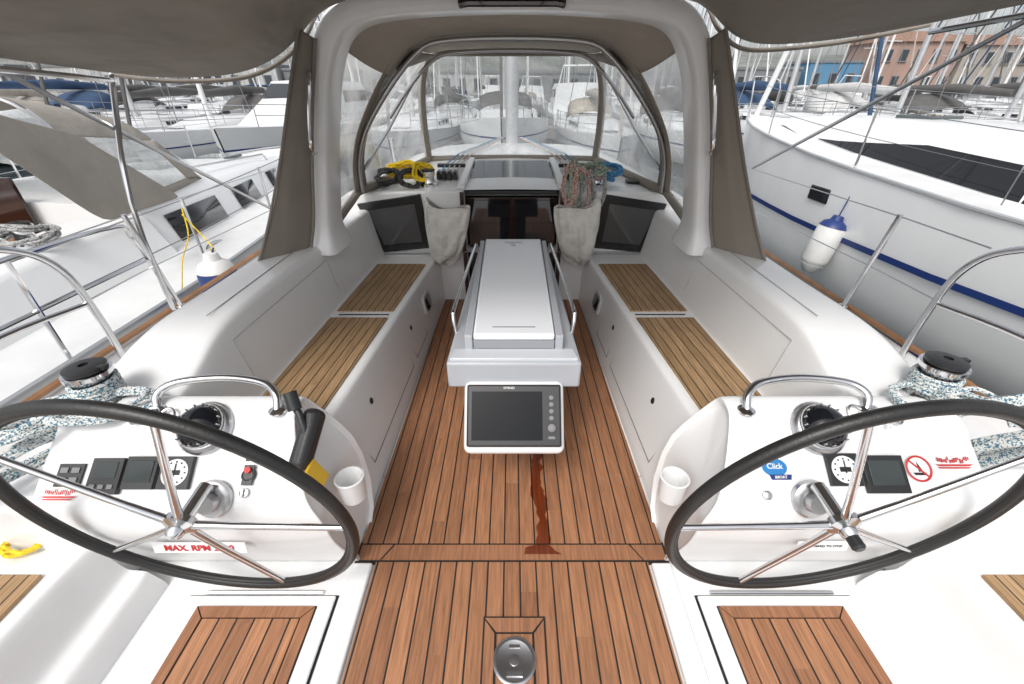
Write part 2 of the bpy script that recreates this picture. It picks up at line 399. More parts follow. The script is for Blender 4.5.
# --- helm area per side
RXD=38.8
for sx in (-1,1):
    x0,x1=(.70,1.13) if sx<0 else (.735,1.19)
    b=MB();b.slab(mir([(x0-.06,.2),(x1+.06,.2),(x1+.06,.845),(x0-.06,.845)],sx),-.0115,-.009);b.obj('hatch_gap',BLK,boat)
    b=MB();b.slab(mir([(x0-.053,.2),(x1+.053,.2),(x1+.053,.838),(x0-.053,.838)],sx),-.0085,.004);b.obj('sole_hatch',GEL,boat,bevel=.004)
    b=MB();b.slab(mir([(x0,.2),(x1,.2),(x1,.80),(x0,.80)],sx),.0042,.006);b.obj('hatch_caulk',BLK,boat)
    b=MB();b.slab(mir([(x0+.045,.2),(x1-.045,.2),(x1-.045,.755),(x0+.045,.755)],sx),.0062,.012,0)
    b.slab(mir([(x0+.004,.2),(x0+.04,.2),(x0+.04,.757),(x0+.004,.795)],sx),.0062,.012,1)
    b.slab(mir([(x1-.004,.2),(x1-.04,.2),(x1-.04,.757),(x1-.004,.795)],sx),.0062,.012,1)
    b.slab(mir([(x0+.007,.797),(x1-.007,.797),(x1-.043,.76),(x0+.043,.76)],sx),.0062,.012,1)
    b.obj('hatch_teak',[TEAKF,TEAKB],boat)
    b=MB();b.tube([(sx*(x0),.852,-.002),(sx*(x1-.0),.852,-.002)],.006,n=6);b.obj('hatch_hinge',STEELB,boat)
    b=MB();b.slab(mir([(.545,.2),(.62,.2),(.62,.96),(.545,.96)],sx),-.012,.012);b.obj('sole_rib',GEL,boat,bevel=.008)
    b=MB();rows=[]
    for Y in(-.6,-.55,.80,.85,.885):
        k=0 if Y<.82 else (.03 if Y<.87 else .06)
        zt=.25-k*.2
        rows.append([(sx*x,Y,z) for x,z in ((1.30,-.02),(1.302,.01),(1.33+k*.2,.07),(1.345,.08),(1.40,.085),(1.415,.095),(1.455,zt-.025),(1.47,zt-.004),(1.49,zt),(1.93,zt),(1.945,zt+.02),(1.96,.42),(2.0,.45))])
    b.grid(rows,flip=(sx>0));b.obj('helm_seat',GEL,boat,sub=2)
    b=MB();b.slab(mir([(1.515,-.3),(1.87,-.3),(1.87,.77),(1.515,.77)],sx),.245,.260);b.obj('helm_seat_teak',TEAKS,boat,bevel=.003,seg=1)
    prof=[(.965,-.03),(.955,.04),(.90,.17),(.865,.27),(.852,.33),(.848,.38),(.850,.43),(.856,.468),(.870,.493),(.895,.518),(.98,.5845),(1.065,.653),(1.085,.668),(1.10,.677),(1.145,.681),(1.17,.674),(1.19,.64),(1.22,.50),(1.24,.38),(1.25,-.03)]
    def xi(z,Y):
        k=max(0,min(1,(z-.36)/.33));return .600+.13*k*k*(3-2*k)
    n=len(prof)
    def ring(x_off,shr,xabs=None):
        out=[];cy=1.07;cz=.34
        for (Y,z) in prof:
            yy=cy+(Y-cy)*shr; zz=(cz+(z-cz)*shr) if z>.0 else z
            x=xabs if xabs is not None else xi(z,Y)+x_off
            out.append((sx*x,yy,zz))
        return out
    rows=[ring(.018,.90),ring(.005,.95),ring(.0,.975),ring(.004,.99),ring(.018,.998),ring(.05,1.0),ring(.35,1),ring(0,1.0,1.40),ring(0,1.0,1.46),ring(0,.985,1.50),ring(0,.94,1.52)]
    b=MB();b.grid(rows,closed=True,flip=(sx<0))
    b.add(rows[0],[tuple(range(n))] if sx<0 else [tuple(range(n-1,-1,-1))])
    con=b.obj('helm_console',GEL,boat,ang=60,sub=1)
    rx=R(RXD);SN=math.sin(rx);CS=math.cos(rx)
    def fp(x,a,out=0.0):
        return Vector((sx*x,.875+CS*a-SN*out,.502+SN*a+CS*out))
    def face(o_b,name,mats,x,a,out=0.001,**k):
        return o_b.obj(name,mats,con,loc=fp(x,a,out),rot=(rx,0,0),**k)
    def lp(x,z,out): return Vector((sx*x,.851-out,z))
    b=MB();b.lathe([(.06,-.01),(.06,.006),(.052,.012),(.035,.014),(.03,.04)],n=32)
    b.obj('wheel_flange',STEELB,con,loc=(sx*.935,.868,.50),rot=(R(65),0,0))
    def display(x,a,w,h,scrm=LCD,name='instrument_display'):
        b=MB();b.box((0,0,.008),(w,h,.016),0);b.box((0,.004,.0175),(w*.78,h*.66,.003),1)
        face(b,name,[PLB,scrm],x,a,bevel=.003,seg=2)
    def dial(x,a):
        b=MB();b.box((0,0,.007),(.098,.10,.014),0);b.lathe([(.042,.0142),(.042,.016),(0,.016)],n=28,mi=1)
        for k in range(12):
            q=k*math.pi/6;b.box((.033*math.cos(q),.033*math.sin(q),.0172),(.005,.005,.0015),2)
        b.box((0,.008,.018),(.004,.04,.0015),2);b.box((0,0,.0172),(.036,.015,.001),2)
        face(b,'wind_display',[PLB,WHT,BLK],x,a,bevel=.002,seg=1)
    def red_logo(x,a,k=1):
        b=MB();rl=random.Random(int(x*100))
        for i in range(16):
            b.box(((-.045+.006*i)*k,(.006+rl.uniform(-.004,.006))*k,.0006),(.0035*k,rl.uniform(.006,.014)*k,.001))
        b.slab([(-.055*k,-.006*k),(.055*k,-.006*k),(.045*k,-.011*k),(-.045*k,-.011*k)],0,.0012)
        b.slab([(-.05*k,-.014*k),(.045*k,-.014*k),(.04*k,-.018*k),(-.045*k,-.018*k)],0,.0012)
        face(b,'red_sticker',RED,x,a,out=.002)
    if sx<0:
        b=MB();b.box((0,0,.003),(.08,.07,.006),0)
        for i in(-1,1):
            for j in (-1,1): b.box((i*.018,j*.015,.0075),(.024,.016,.004),1)
        face(b,'switch_panel',[PLB,SEAM],1.405,.065)
        b=MB();b.box((0,0,.008),(.10,.11,.016),0);b.box((0,.018,.017),(.07,.05,.002),1)
        for i in range(3): b.box((-.028+i*.028,-.032,.0175),(.018,.014,.004),2)
        face(b,'autopilot_control',[PLB,LCD,SEAM],1.284,.062,bevel=.002,seg=1)
        display(1.175,.072,.10,.10)
        dial(1.066,.072)
        red_logo(1.42,.008,1)
        b=MB();b.box((0,0,.001),(.31,.045,.002),0);b.obj('rpm_plate',WHT,con,loc=lp(1.04,.290,.008),rot=(R(80),0,0))
        text('rpm_lettering','MAX. RPM 2500',.034,RED,con,lp(1.04,.290,.0125),(R(80),0,0),True)
        b=MB();b.lathe([(.022,0),(.022,.008),(.015,.012),(.012,.012)],n=20,mi=0)
        b.box((0,.0,.008),(.032,.062,.004),0);b.lathe([(.010,.012),(.010,.02),(0,.02)],(0,.015,0),n=14,mi=1)
        face(b,'stop_button',[PLB,RED],.836,.065)
        b=MB();b.box((-.010,0,.001),(.014,.014,.001));b.box((.010,0,.001),(.014,.014,.001))
        face(b,'pictogram_sticker',PLB,.84,.115,out=.002)
        b=MB();b.lathe([(.014,0),(.014,.006),(.008,.008)],n=18);b.box((0,0,.012),(.006,.02,.01));face(b,'ignition_switch',STEELB,.84,.012)
        thr=MB();thr.box((0,0,0),(.06,.20,.07));thr.obj('throttle_mount',PLB,con,loc=(-.68,1.03,.600),rot=(R(36),0,R(-8)),bevel=.022)
        thr=MB();thr.tube([(-.68,1.03,.63),(-.70,1.06,.68),(-.72,1.08,.70)],[.014,.012,.013],n=10);thr.tube([(-.715,1.07,.69),(-.735,1.10,.74)],.022,n=12);thr.obj('throttle_lever',PLB,con)
        b=MB();b.box((0,0,0),(.012,.06,.085));b.obj('yellow_tag',YEL,con,loc=(-.640,.955,.515),rot=(0,R(-25),0),bevel=.003)
    else:
        dial(1.055,.082);display(1.180,.068,.13,.115,LCD)
        b=MB();b.slab([(.0+.042*math.cos(a*math.pi/14),.042*math.sin(a*math.pi/14)) for a in range(28)],0,.0012,0)
        b.tube([(.038*math.cos(a*math.pi/14),.038*math.sin(a*math.pi/14),.0016) for a in range(28)],.0036,1,n=6,closed=True)
        b.tube([(-.026,.026,.002),(.026,-.026,.002)],.003,1,n=6)
        b.slab([(-.022,-.012),(.022,-.012),(.015,-.02),(-.015,-.02)],.0012,.0018,2);b.slab([(-.002,-.01),(.012,-.008),(-.002,.022)],.0012,.0018,2)
        face(b,'prohibition_sticker',[WHT,RED,BLK],1.30,.085,out=.002)
        red_logo(1.42,.105,1.1)
        b=MB();b.slab([(.045*math.cos(a*math.pi/16),.036*math.sin(a*math.pi/16)) for a in range(32)],0,.001,2)
        b.slab([(.040*math.cos(a*math.pi/16),.028*math.sin(a*math.pi/16)+.004) for a in range(32)],0.001,.0015,0)
        b.slab([(-.022,-.018),(.050,-.018),(.046,-.034),(-.016,-.034)],.0015,.002,1)
        face(b,'logo_sticker',[BLU,NAVY,WHT],.84,.085,out=.002)
        text('logo_lettering','Click',.024,WHT,con,fp(.84,.092,.0045),(rx,0,0),True)
        text('logo_lettering','&BOAT',.012,WHT,con,fp(.854,.059,.005),(rx,0,0),True)
        b=MB();b.box((0,0,.001),(.17,.04,.001));b.obj('warning_sticker',WHT,con,loc=lp(1.03,.300,.008),rot=(R(80),0,0))
        text('sticker_lettering','PUSH HARD TO STOP',.013,PLB,con,lp(1.03,.300,.0115),(R(80),0,0))
        b=MB();b.lathe([(.014,0),(.014,.006),(.008,.008)],n=18);b.box((0,0,.012),(.006,.02,.01));face(b,'ignition_switch',STEELB,.80,.005)
    cmp=empty('compass',con,(sx*1.01,1.040,.638),(R(34),0,0))
    b=MB();b.lathe([(.088,-.02),(.088,.008),(.078,.022),(.072,.025)],n=32);b.obj('compass_bezel',STEELB,cmp)
    b=MB();b.lathe([(.072,.022)]+[(.072*math.cos(a*R(90)/7),.022+.060*math.sin(a*R(90)/7)) for a in range(1,7)]+[(.001,.082)],n=28);b.obj('compass_dome',SCR,cmp)
    b=MB()
    for k in range(16):
        q=Matrix.Rotation(k*math.pi/8,4,'Z');b.box((.068,0,.048),(.004,.004,.012),0,q)
    b.tube([(.071*math.cos(a*math.pi/12),.071*math.sin(a*math.pi/12),.032) for a in range(24)],.003,n=5,closed=True);b.obj('compass_scale',SEAML,cmp)
    b=MB();b.tube([(sx*1.19,1.09,.67),(sx*1.20,1.125,.712),(sx*1.15,1.165,.732),(sx*1.0,1.185,.737),(sx*.86,1.165,.732),(sx*.80,1.125,.712),(sx*.785,1.08,.668)],.0135,n=12,smooth=6)
    for x in (1.19,.785): b.lathe([(.028,0),(.028,.006),(.014,.012)],(sx*x,1.085,.672),n=18)
    b.obj('console_grab_rail',STEEL,boat)
    b=MB();b.lathe([(.032,0),(.042,.002),(.048,.10),(.052,.104),(.046,.107),(.040,.095),(.034,.02),(.0,.018)],(sx*.580,1.03,.31),n=28);b.obj('cup_holder',GEL,con)
    # ---------------- steering wheel
    w=empty('steering_wheel',boat,(sx*.932,.7665,.551),(R(99.0),0,sx*R(3)))
    Rr=.474
    b=MB();b.tube([(Rr*math.cos(a*2*math.pi/96),Rr*math.sin(a*2*math.pi/96),0) for a in range(96)],.0175,n=14,closed=True);b.obj('rim',RUB,w)
    b=MB();b.tube([((Rr-.0145)*math.cos(a*2*math.pi/96),(Rr-.0145)*math.sin(a*2*math.pi/96),.0) for a in range(96)],.0080,n=8,closed=True)
    b.obj('rim_stitching',BLK,w)
    a0=R(-2) if sx<0 else R(182)
    for k in range(5):
        a=a0+sx*-1*k*R(72); q=Matrix.Rotation(a,4,'Z')
        b=MB();b.tube([(.02,0,.02),(.14,0,.016),(Rr-.012,0,0)],[.0125,.0105,.009],n=10,M=q)
        b.obj('spoke',STEEL,w)
    b=MB();b.lathe([(.02,-.10),(.02,.0),(.036,.002),(.046,.008),(.046,.026),(.032,.034),(.024,.038),(.022,.052),(.015,.06),(.0,.062)],n=28)
    b.obj('hub',STEEL,w)
    if sx>0:
        b=MB();b.lathe([(.017,.05),(.018,.085),(.012,.092)],n=16);b.obj('hub_cap',PLB,w)
    else:
        b=MB();b.tube([(Rr*math.cos(a),Rr*math.sin(a),0) for a in (R(139),R(140),R(141),R(142),R(143))],.0190,n=12);b.obj('red_whipping',RED,w)

def winch(parent,loc,s=1,name='winch'):
    w=empty(name,parent,loc)
    b=MB();b.lathe([(.07*s,-.02),(.07*s,.012*s),(.05*s,.025*s),(.042*s,.06*s),(.045*s,.085*s),(.058*s,.10*s),(.058*s,.112*s),(.03*s,.118*s)],n=32);b.obj('winch_drum',STEEL,w)
    b=MB();b.lathe([(.05*s,.116*s),(.05*s,.126*s),(.03*s,.132*s),(.012*s,.132*s),(.012*s,.125*s)],n=28)
    b.box((.045*s,.0,.124*s),(.03*s,.016*s,.01*s));b.obj('winch_cap',PLB,w)
    return w
def rope(name,m,paths,r,label,group=None,smooth=5):
    b=MB()
    for p in paths: b.tube(p,r,n=7,smooth=smooth)
    o=b.obj(name,m,None)
    tag(o,label,'rope',group);return o
def coil(c,rx_,ry_,turns,r,tilt=(0,0,0),jit=.25,seed=0,n=9,rise=.002):
    rnd=random.Random(seed);Mr=Matrix.Translation(c)@Matrix.Rotation(tilt[2],4,'Z')@Matrix.Rotation(tilt[1],4,'Y')@Matrix.Rotation(tilt[0],4,'X')
    pts=[]
    for i in range(turns*n):
        a=2*math.pi*i/n
        k=1+rnd.uniform(-jit,jit)*.6
        pts.append(Mr@Vector((rx_*k*math.cos(a),ry_*k*math.sin(a),i/n*r*rise*300+rnd.uniform(-1,1)*r*1.2)))
    return pts
for sx in(-1,1):
    wx,wy,wz=(1.42,1.15,.660) if sx<0 else (1.48,1.19,.660)
    winch(boat,(sx*wx,wy,wz),1.18)
    pts=[(sx*wx+.064*math.cos(a*.5),wy+.064*math.sin(a*.5),wz+.030+a*.0010) for a in range(66)]
    rope('sheet_wraps',WROPE,[pts],.0075,'white and blue sheet wrapped around a chrome winch','winch sheets',1)
    if sx<0:
        rope('rope_coil',WROPE,[coil((-1.52,1.06,.66),.12,.07,5,.0078,(R(-15),0,R(60)),.25,3),coil((-1.58,.97,.56),.18,.06,6,.0078,(R(-55),0,R(65)),.22,5),coil((-1.34,1.10,.69),.10,.05,3,.0075,(R(10),0,R(20)),.3,6),coil((-1.44,1.07,.68),.13,.06,4,.0078,(R(0),R(8),R(0)),.3,16),
              [(-1.36,1.14,.71),(-1.25,1.16,.70),(-1.2,1.10,.69),(-1.32,1.05,.69),(-1.46,1.04,.68)]],.0080,'white and blue sheet bundled beside the winch on the coaming')
    else:
        rope('rope_coil',WROPE,[coil((1.58,1.10,.66),.08,.15,5,.0078,(R(-50),R(10),R(25)),.2,9),coil((1.60,1.0,.55),.07,.19,7,.0078,(R(-60),0,R(-5)),.18,12),coil((1.38,1.14,.69),.10,.05,3,.0075,(R(10),0,R(20)),.3,7),coil((1.56,1.12,.68),.12,.08,4,.0078,(R(-10),R(10),0),.3,18),
              [(1.48,1.12,.71),(1.54,1.12,.74),(1.60,1.08,.72),(1.62,1.02,.66)]],.0084,'thick hank of blue flecked sheet hanging over the coaming')
def hook(cx,seed):
    rnd_=random.Random(seed);out=[]
    for k in range(3):
        c=Vector((cx+.055*k-.05,1.065+rnd_.uniform(-.012,.012),.668));a=rnd_.uniform(-.5,.5)
        pts=[(-.035,-.03),(-.02,.02),(.0,.034),(.02,.02),(.024,-.005),(.01,-.02),(-.006,-.01)]
        out.append([c+Vector((x*math.cos(a)-y*math.sin(a),(x*math.sin(a)+y*math.cos(a))*.8,(x*math.sin(a)+y*math.cos(a))*.55)) for x,y in pts])
    return out
b=MB()
for sx in(-1,1):
    b=MB()
    for p in hook(sx*1.20,5+sx): b.tube(p,.0042,n=6,smooth=4)
    o=b.obj('wire_hooks',STEELB,None);tag(o,'small bent wire hooks lying on the white helm console','hook','console hooks')

# --- cockpit table
tb=empty('cockpit_table',boat,(.008,0,0))
b=MB();b.slab([(-.13,1.55),(.13,1.55),(.13,2.62),(-.13,2.62)],.0,.50);b.obj('table_pedestal',GELG,tb,bevel=.02)
b=MB();b.slab([(-.275,1.405),(.275,1.405),(.27,1.60),(.24,2.72),(-.24,2.72),(-.27,1.60)],.525,.650);b.obj('table_body',GELG,tb,bevel=.012)
b=MB();b.slab([(-.262,1.42),(.262,1.42),(.25,1.50),(-.25,1.50)],.645,.662);b.obj('table_shelf',mat('table_shelf_grey',(.56,.58,.61),.3),tb,bevel=.006)
b=MB();b.slab([(-.168,1.49),(.168,1.49),(.184,2.76),(-.184,2.76)],.705,.735);b.obj('table_top',mat('table_top_white',(.85,.87,.90),.18,var=.04),tb,bevel=.008)
for s in(-1,1):
    b=MB();b.slab([(s*.172,1.49),(s*.205,1.49),(s*.218,2.75),(s*.188,2.75)],.60,.728);b.obj('table_leaf',GELG,tb,bevel=.006)
b=MB();b.box((0,1.502,.682),(.34,.012,.042));b.obj('table_end_trim',mat('table_trim_grey',(.3,.31,.33),.4),tb,bevel=.004)
b=MB();b.lathe([(.016,0),(.016,.004),(.01,.005)],(0,2.62,.7355),n=20);b.box((0,2.67,.737),(.11,.03,.006));b.obj('table_latch',STEELB,tb)
b=MB();b.box((0,1.55,.7358),(.18,.006,.0012));b.obj('table_label',SEAM,tb)
for s in(-1,1):
    b=MB();b.tube([(s*.262,1.66,.64),(s*.275,1.69,.71),(s*.272,1.76,.735),(s*.25,2.2,.755),(s*.235,2.56,.755),(s*.235,2.64,.73),(s*.225,2.66,.65)],.009,n=10,smooth=5);b.obj('table_grab_rail',STEEL,tb)
pod=empty('chartplotter',tb,(.0,1.30,.460),(R(50),0,0))
b=MB();b.slab([(-.205,-.15),(.205,-.15),(.205,.145),(-.205,.145)],-.13,.0);b.obj('plotter_housing',GEL,pod,bevel=.03,seg=4)
b=MB();b.slab([(-.190,-.120),(.190,-.120),(.190,.128),(-.190,.128)],.001,.018,0);b.obj('plotter_bezel',PLB,pod,bevel=.008)
b=MB();b.slab([(-.170,-.094),(.114,-.094),(.114,.100),(-.170,.100)],.0185,.0195,0);b.obj('plotter_screen',mat('plotter_glass',(.004,.005,.007),.25,spec=.2),pod)
b=MB()
for i in range(4): b.lathe([(.009,.018),(.009,.022),(.006,.023)],(.150,.075-.027*i,0),n=16)
b.lathe([(.016,.018),(.016,.03),(.012,.033),(0,.033)],(.150,-.045,0),n=20);b.box((.150,-.083,.02),(.026,.01,.004))
b.obj('plotter_buttons',SEAM,pod)
text('plotter_lettering','SIMRAD',.013,WHT,pod,(-.02,.114,.0188))
b=MB();b.box((0,1.50,.36),(.26,.10,.34));b.obj('plotter_bracket',GELG,tb,bevel=.02)

# --- forward bulkhead and companionway
for s in(-1,1):
    b=MB()
    b.add([(s*.37,3.36,-.02),(s*1.45,3.36,-.02),(s*1.45,3.36,.80),(s*1.26,3.34,.91),(s*.37,3.34,.93),
           (s*.37,3.48,-.02),(s*1.45,3.48,-.02),(s*1.45,3.48,.80),(s*1.26,3.46,.91),(s*.37,3.46,.93)],
          [(0,1,2,3,4),(9,8,7,6,5),(0,4,9,5),(1,6,7,2),(2,7,8,3),(3,8,9,4)])
    b.obj('cabin_bulkhead',GEL,boat,bevel=.02)
for s in(-1,1):
    P=[(-1.20,.83),(-.70,.905),(-.66,.48),(-1.08,.44)]
    Mx=Matrix(((1,0,0,0),(0,0,-1,3.345),(0,1,0,0),(0,0,0,1)))
    PP=[(p[0]*(1 if s<0 else -1),p[1]) for p in P]
    win=MB().slab(PP,0,.018,0,Mx).obj('cabin_window',mat('window_frame_black',(.012,.012,.013),.25),boat,bevel=.006)
    cx=sum(p[0] for p in PP)/4;cz=sum(p[1] for p in PP)/4
    b=MB();b.slab([(cx+(p[0]-cx)*.74,cz+(p[1]-cz)*.70) for p in PP],.0183,.020,0,Mx);b.obj('cabin_window_pane',mat('bulkhead_pane',(.06,.06,.062),.06,coat=.6),win)
b=MB();b.box((0,3.50,.40),(.76,.02,.90));b.obj('companionway_recess',DARK,boat)
for s in(-1,1):
    dr=MB();dr.box((s*.178,3.44,.44),(.35,.035,.84));d=dr.obj('companionway_door',WOODD,boat,bevel=.006)
    b=MB();b.box((s*.178,3.419,.50),(.30,.006,.68));b.obj('door_pane',ACR,d,bevel=.002,seg=1)
    b=MB();b.box((s*.03,3.410,.45),(.02,.02,.09));b.obj('door_handle',STEEL,d,bevel=.004)
    b=MB();b.box((s*.385,3.33,.46),(.03,.03,.92));b.obj('door_frame',WOODD,boat,bevel=.006)
b=MB();b.add([(-.36,3.40,.875),(.36,3.40,.875),(.36,4.2,1.0),(-.36,4.2,1.0),(-.36,3.40,.90),(.36,3.40,.90),(.33,4.2,1.025),(-.33,4.2,1.025)],[(0,3,2,1),(4,5,6,7),(0,1,5,4),(1,2,6,5),(2,3,7,6),(3,0,4,7)])
b.obj('sliding_hatch',ACRG,boat,bevel=.006)
b=MB();b.box((0,3.395,.905),(.70,.03,.03));b.obj('hatch_handle_bar',PLB,boat,bevel=.008)
for s in(-1,1):
    b=MB();b.add([(s*.365,3.38,.93),(s*.42,3.38,.93),(s*.40,4.25,1.0),(s*.345,4.25,1.0),(s*.365,3.38,.97),(s*.42,3.38,.96),(s*.40,4.25,1.045),(s*.345,4.25,1.045)],[(0,3,2,1),(4,5,6,7),(0,1,5,4),(1,2,6,5),(2,3,7,6),(3,0,4,7)])
    b.obj('hatch_rail',GEL,boat,bevel=.008)
b=MB();rows=[]
for (Y,hw,zt) in ((3.36,1.27,.925),(3.45,1.27,.935),(4.2,1.22,.965),(4.7,1.15,.98),(4.9,1.1,1.01),(6,1.0,.98),(7.2,.8,.86),(8.0,.6,.66),(8.5,.45,.46)):
    rows.append([(-hw-.18,Y,.43),(-hw-.10,Y,.5),(-hw-.02,Y,zt-.06),(-hw+.05,Y,zt-.01),(-.45,Y,zt),(0,Y,zt+.012),(.45,Y,zt),(hw-.05,Y,zt-.01),(hw+.02,Y,zt-.06),(hw+.10,Y,.5),(hw+.18,Y,.43)])
b.grid(rows);b.obj('coachroof',GEL,boat,sub=1)
for s in(-1,1):
    for i in range(4):
        b=MB();x=s*(.47+.045*i)
        b.box((x,3.72,.975),(.032,.14,.05));b.box((x,3.69,1.01),(.02,.10,.014));b.obj('rope_clutch',PLB,boat,bevel=.006)
    winch(boat,(s*.66,3.50,.935),.95)
    b=MB();b.box((s*.55,4.1,.995),(.25,.06,.03));b.obj('deck_organiser',PLB,boat,bevel=.005)
    for i in range(4): 
        b=MB();b.tube([(s*(.47+.045*i),3.79,.975),(s*(.47+.045*i),4.1,1.0),(s*(.40+.045*i),4.6,1.03),(s*(.10+.02*i),6.0,1.05)],.006,n=6);b.obj('halyard',[RROPE,WROPE,GROPE,UROPE][i],boat)
    b=MB();b.box((s*1.0,3.62,.945),(.13,.10,.02));b.obj('instrument_cover',PLB,boat,bevel=.008)
b=MB();b.tube([(0,6.2,.9),(0,6.25,16)],.085,n=14);b.obj('mast',ALU,boat)
rope('rope_bundle',YROPE,[coil((-.86,3.66,1.01),.13,.08,7,.010,(R(25),0,.3),.5,31),coil((-.72,3.6,1.0),.08,.06,5,.010,(R(40),0,1.3),.5,32),coil((-.70,3.5,1.03),.07,.06,4,.010,(R(70),0,.3),.5,42)],.010,'bright yellow rope bundle heaped on the coachroof edge')
rope('rope_bundle',BROPE,[coil((-.97,3.50,.99),.11,.07,6,.010,(R(35),0,-.5),.5,33),coil((-.79,3.46,.99),.08,.06,5,.010,(R(65),0,.6),.5,34)],.010,'black rope tangle mixed beside the yellow rope')
rope('rope_bundle',RROPE,[coil((.52,3.33,.92),.06,.17,6,.0085,(R(80),0,.1),.3,35),coil((.60,3.46,1.02),.11,.08,6,.0085,(R(20),0,.8),.5,36),coil((.44,3.33,.97),.05,.14,5,.008,(R(75),0,-.3),.4,37)],.0085,'red and white halyard tails hanked over the bulkhead')
rope('rope_bundle',OROPE,[coil((.48,3.34,.96),.05,.16,5,.008,(R(78),0,.3),.4,44),coil((.62,3.42,1.06),.09,.06,5,.008,(R(30),0,-.4),.5,45)],.008,'green flecked halyard tail looped over the clutch')
rope('rope_bundle',UROPE,[coil((.80,3.70,1.01),.10,.07,6,.009,(R(25),0,.3),.5,38),coil((.74,3.56,1.01),.08,.07,5,.009,(R(45),0,1.3),.5,39)],.009,'blue rope heaped beside the clutches on the coachroof')
rope('rope_bundle',GROPE,[coil((.66,3.36,.94),.05,.14,4,.008,(R(78),0,-.1),.3,40),coil((.58,3.32,.88),.05,.18,4,.008,(R(82),0,.1),.3,41)],.008,'grey flecked rope hanging from the coachroof winch')
for s in(-1,1):
    rows=[];n=30
    for (z,w,d,) in ((.87,.165,.035),(.83,.175,.06),(.76,.165,.07),(.68,.16,.075),(.58,.145,.085),(.49,.115,.08),(.42,.07,.045),(.41,.01,.01)):
        r=[]
        for k in range(n):
            a=2*math.pi*k/n
            q=1+.16*noise.noise((math.cos(a)*2.5,math.sin(a)*2.5,z*7+s))
            r.append((w*q*math.cos(a)+.02*(z-.6),d*q*math.sin(a)+ (0.085*noise.noise((k*.8,z*9,s)) if z<.84 else 0),z+.016*math.sin(a*3+s)+(.025*math.cos(a*2) if z>.84 else 0)))
        rows.append(r)
    b=MB();b.grid(rows,closed=True,flip=True)
    o=b.obj('rope_bag',CANVB,None,loc=(s*.60,3.225,-.015),rot=(0,R(8)*s*-1,0),sub=1,solid=.004)
    tag(o,'sagging beige cloth rope tidy bag hanging on the cabin bulkhead','bag','rope bags on the bulkhead')

# --- arch
ARC=[(1.145,2.60,.74),(1.135,2.60,.9),(1.08,2.60,1.2),(1.01,2.59,1.5),(.945,2.58,1.70),(.85,2.57,1.85),(.70,2.56,1.925),(.4,2.55,1.955),(0,2.55,1.965)]
def full(half,k=5): 
    P=[Vector((-p[0],p[1],p[2])) for p in half]+[Vector(p) for p in half[-2::-1]];return cat(P,k)
P=full(ARC);rows=[]
for i,p in enumerate(P):
    a=P[max(0,i-1)];c=P[min(len(P)-1,i+1)];t=(c-a).normalized();nrm=Vector((0,1,0)).cross(t).normalized()
    w=.058;d=.12
    if p.z<.95: k=(1-(p.z-.74)/.21);w+=.035*k*k; d+=.06*k*k
    r=[]
    for k in range(24):
        an=2*math.pi*k/24;ca=math.cos(an);sa=math.sin(an)
        r.append(p+nrm*w*math.copysign(abs(ca)**.42,ca)+Vector((0,1,0))*d*math.copysign(abs(sa)**.42,sa))
    rows.append(r)
b=MB();b.grid(rows,closed=True,flip=True);b.obj('targa_arch',GEL,boat,ang=60)
b=MB();b.tube([(-.24,2.43,1.925),(-.2,2.42,1.93),(.2,2.42,1.93),(.24,2.43,1.925)],.017,n=8);b.obj('arch_lamp',WOODD,boat)

# --- sprayhood
sh=empty('sprayhood',boat)
NP=61
A=resample(full([(1.14,3.25,.94),(1.12,3.24,1.15),(1.02,3.21,1.37),(.80,3.17,1.63),(.60,3.14,1.81),(.44,3.12,1.868),(0,3.12,1.885)]),NP)
Bh=resample(full([(.83,4.55,.99),(.82,4.40,1.30),(.78,4.25,1.6),(.70,4.14,1.79),(.60,4.09,1.845),(.35,4.08,1.862),(0,4.08,1.868)]),NP)
C=resample(full([(1.13,2.72,.86),(1.075,2.72,1.22),(1.0,2.71,1.52),(.93,2.70,1.72),(.84,2.70,1.85),(.68,2.69,1.925),(.4,2.69,1.95),(0,2.69,1.96)]),NP)
nn=NP
def between(P,Q,i0,i1,k=6,sag=0.0):
    rows=[]
    for j in range(k+1):
        t=j/k;rows.append([P[i].lerp(Q[i],t)-Vector((0,0,sag*math.sin(math.pi*t))) for i in range(i0,i1+1)])
    return rows
e=19
b=MB();b.grid(between(A,Bh,e,nn-1-e,sag=.015));b.grid(between(C,A,e-4,nn-1-e+4,sag=.015));b.obj('sprayhood_roof',CANVL,sh,solid=.003)
for (i0,i1) in ((0,e),(nn-1-e,nn-1)):
    b=MB();b.grid(between(A,Bh,i0,i1,sag=.01));b.obj('side_window',VINS,sh)
for (i0,i1) in ((0,e-4),(nn-1-e+4,nn-1)):
    b=MB();b.grid(between(C,A,i0,i1,k=4));b.obj('quarter_window',VINS,sh)
rows=[]
for i in range(0,e+1):
    l=Bh[i];r=Bh[nn-1-i];rows.append([l.lerp(r,k/10)+Vector((0,.10*math.sin(math.pi*k/10)*(1-i/e),0)) for k in range(11)])
b=MB();b.grid(rows);b.obj('front_window',VIN,sh)
rows=[[Bh[i] .lerp(Bh[nn-1-i],k/10) for k in range(11)] for i in range(e,nn//2+1)]
b=MB();b.grid(rows);b.obj('sprayhood_brow',CANVL,sh)
def band(path,w,m,name,off=(0,-.012,0)):
    b=MB();b.tube([Vector(p)+Vector(off) for p in path],w,n=8);return b.obj(name,m,sh)
band(Bh[:e+2],.034,CANVT,'window_binding');band(Bh[-e-2:],.034,CANVT,'window_binding')
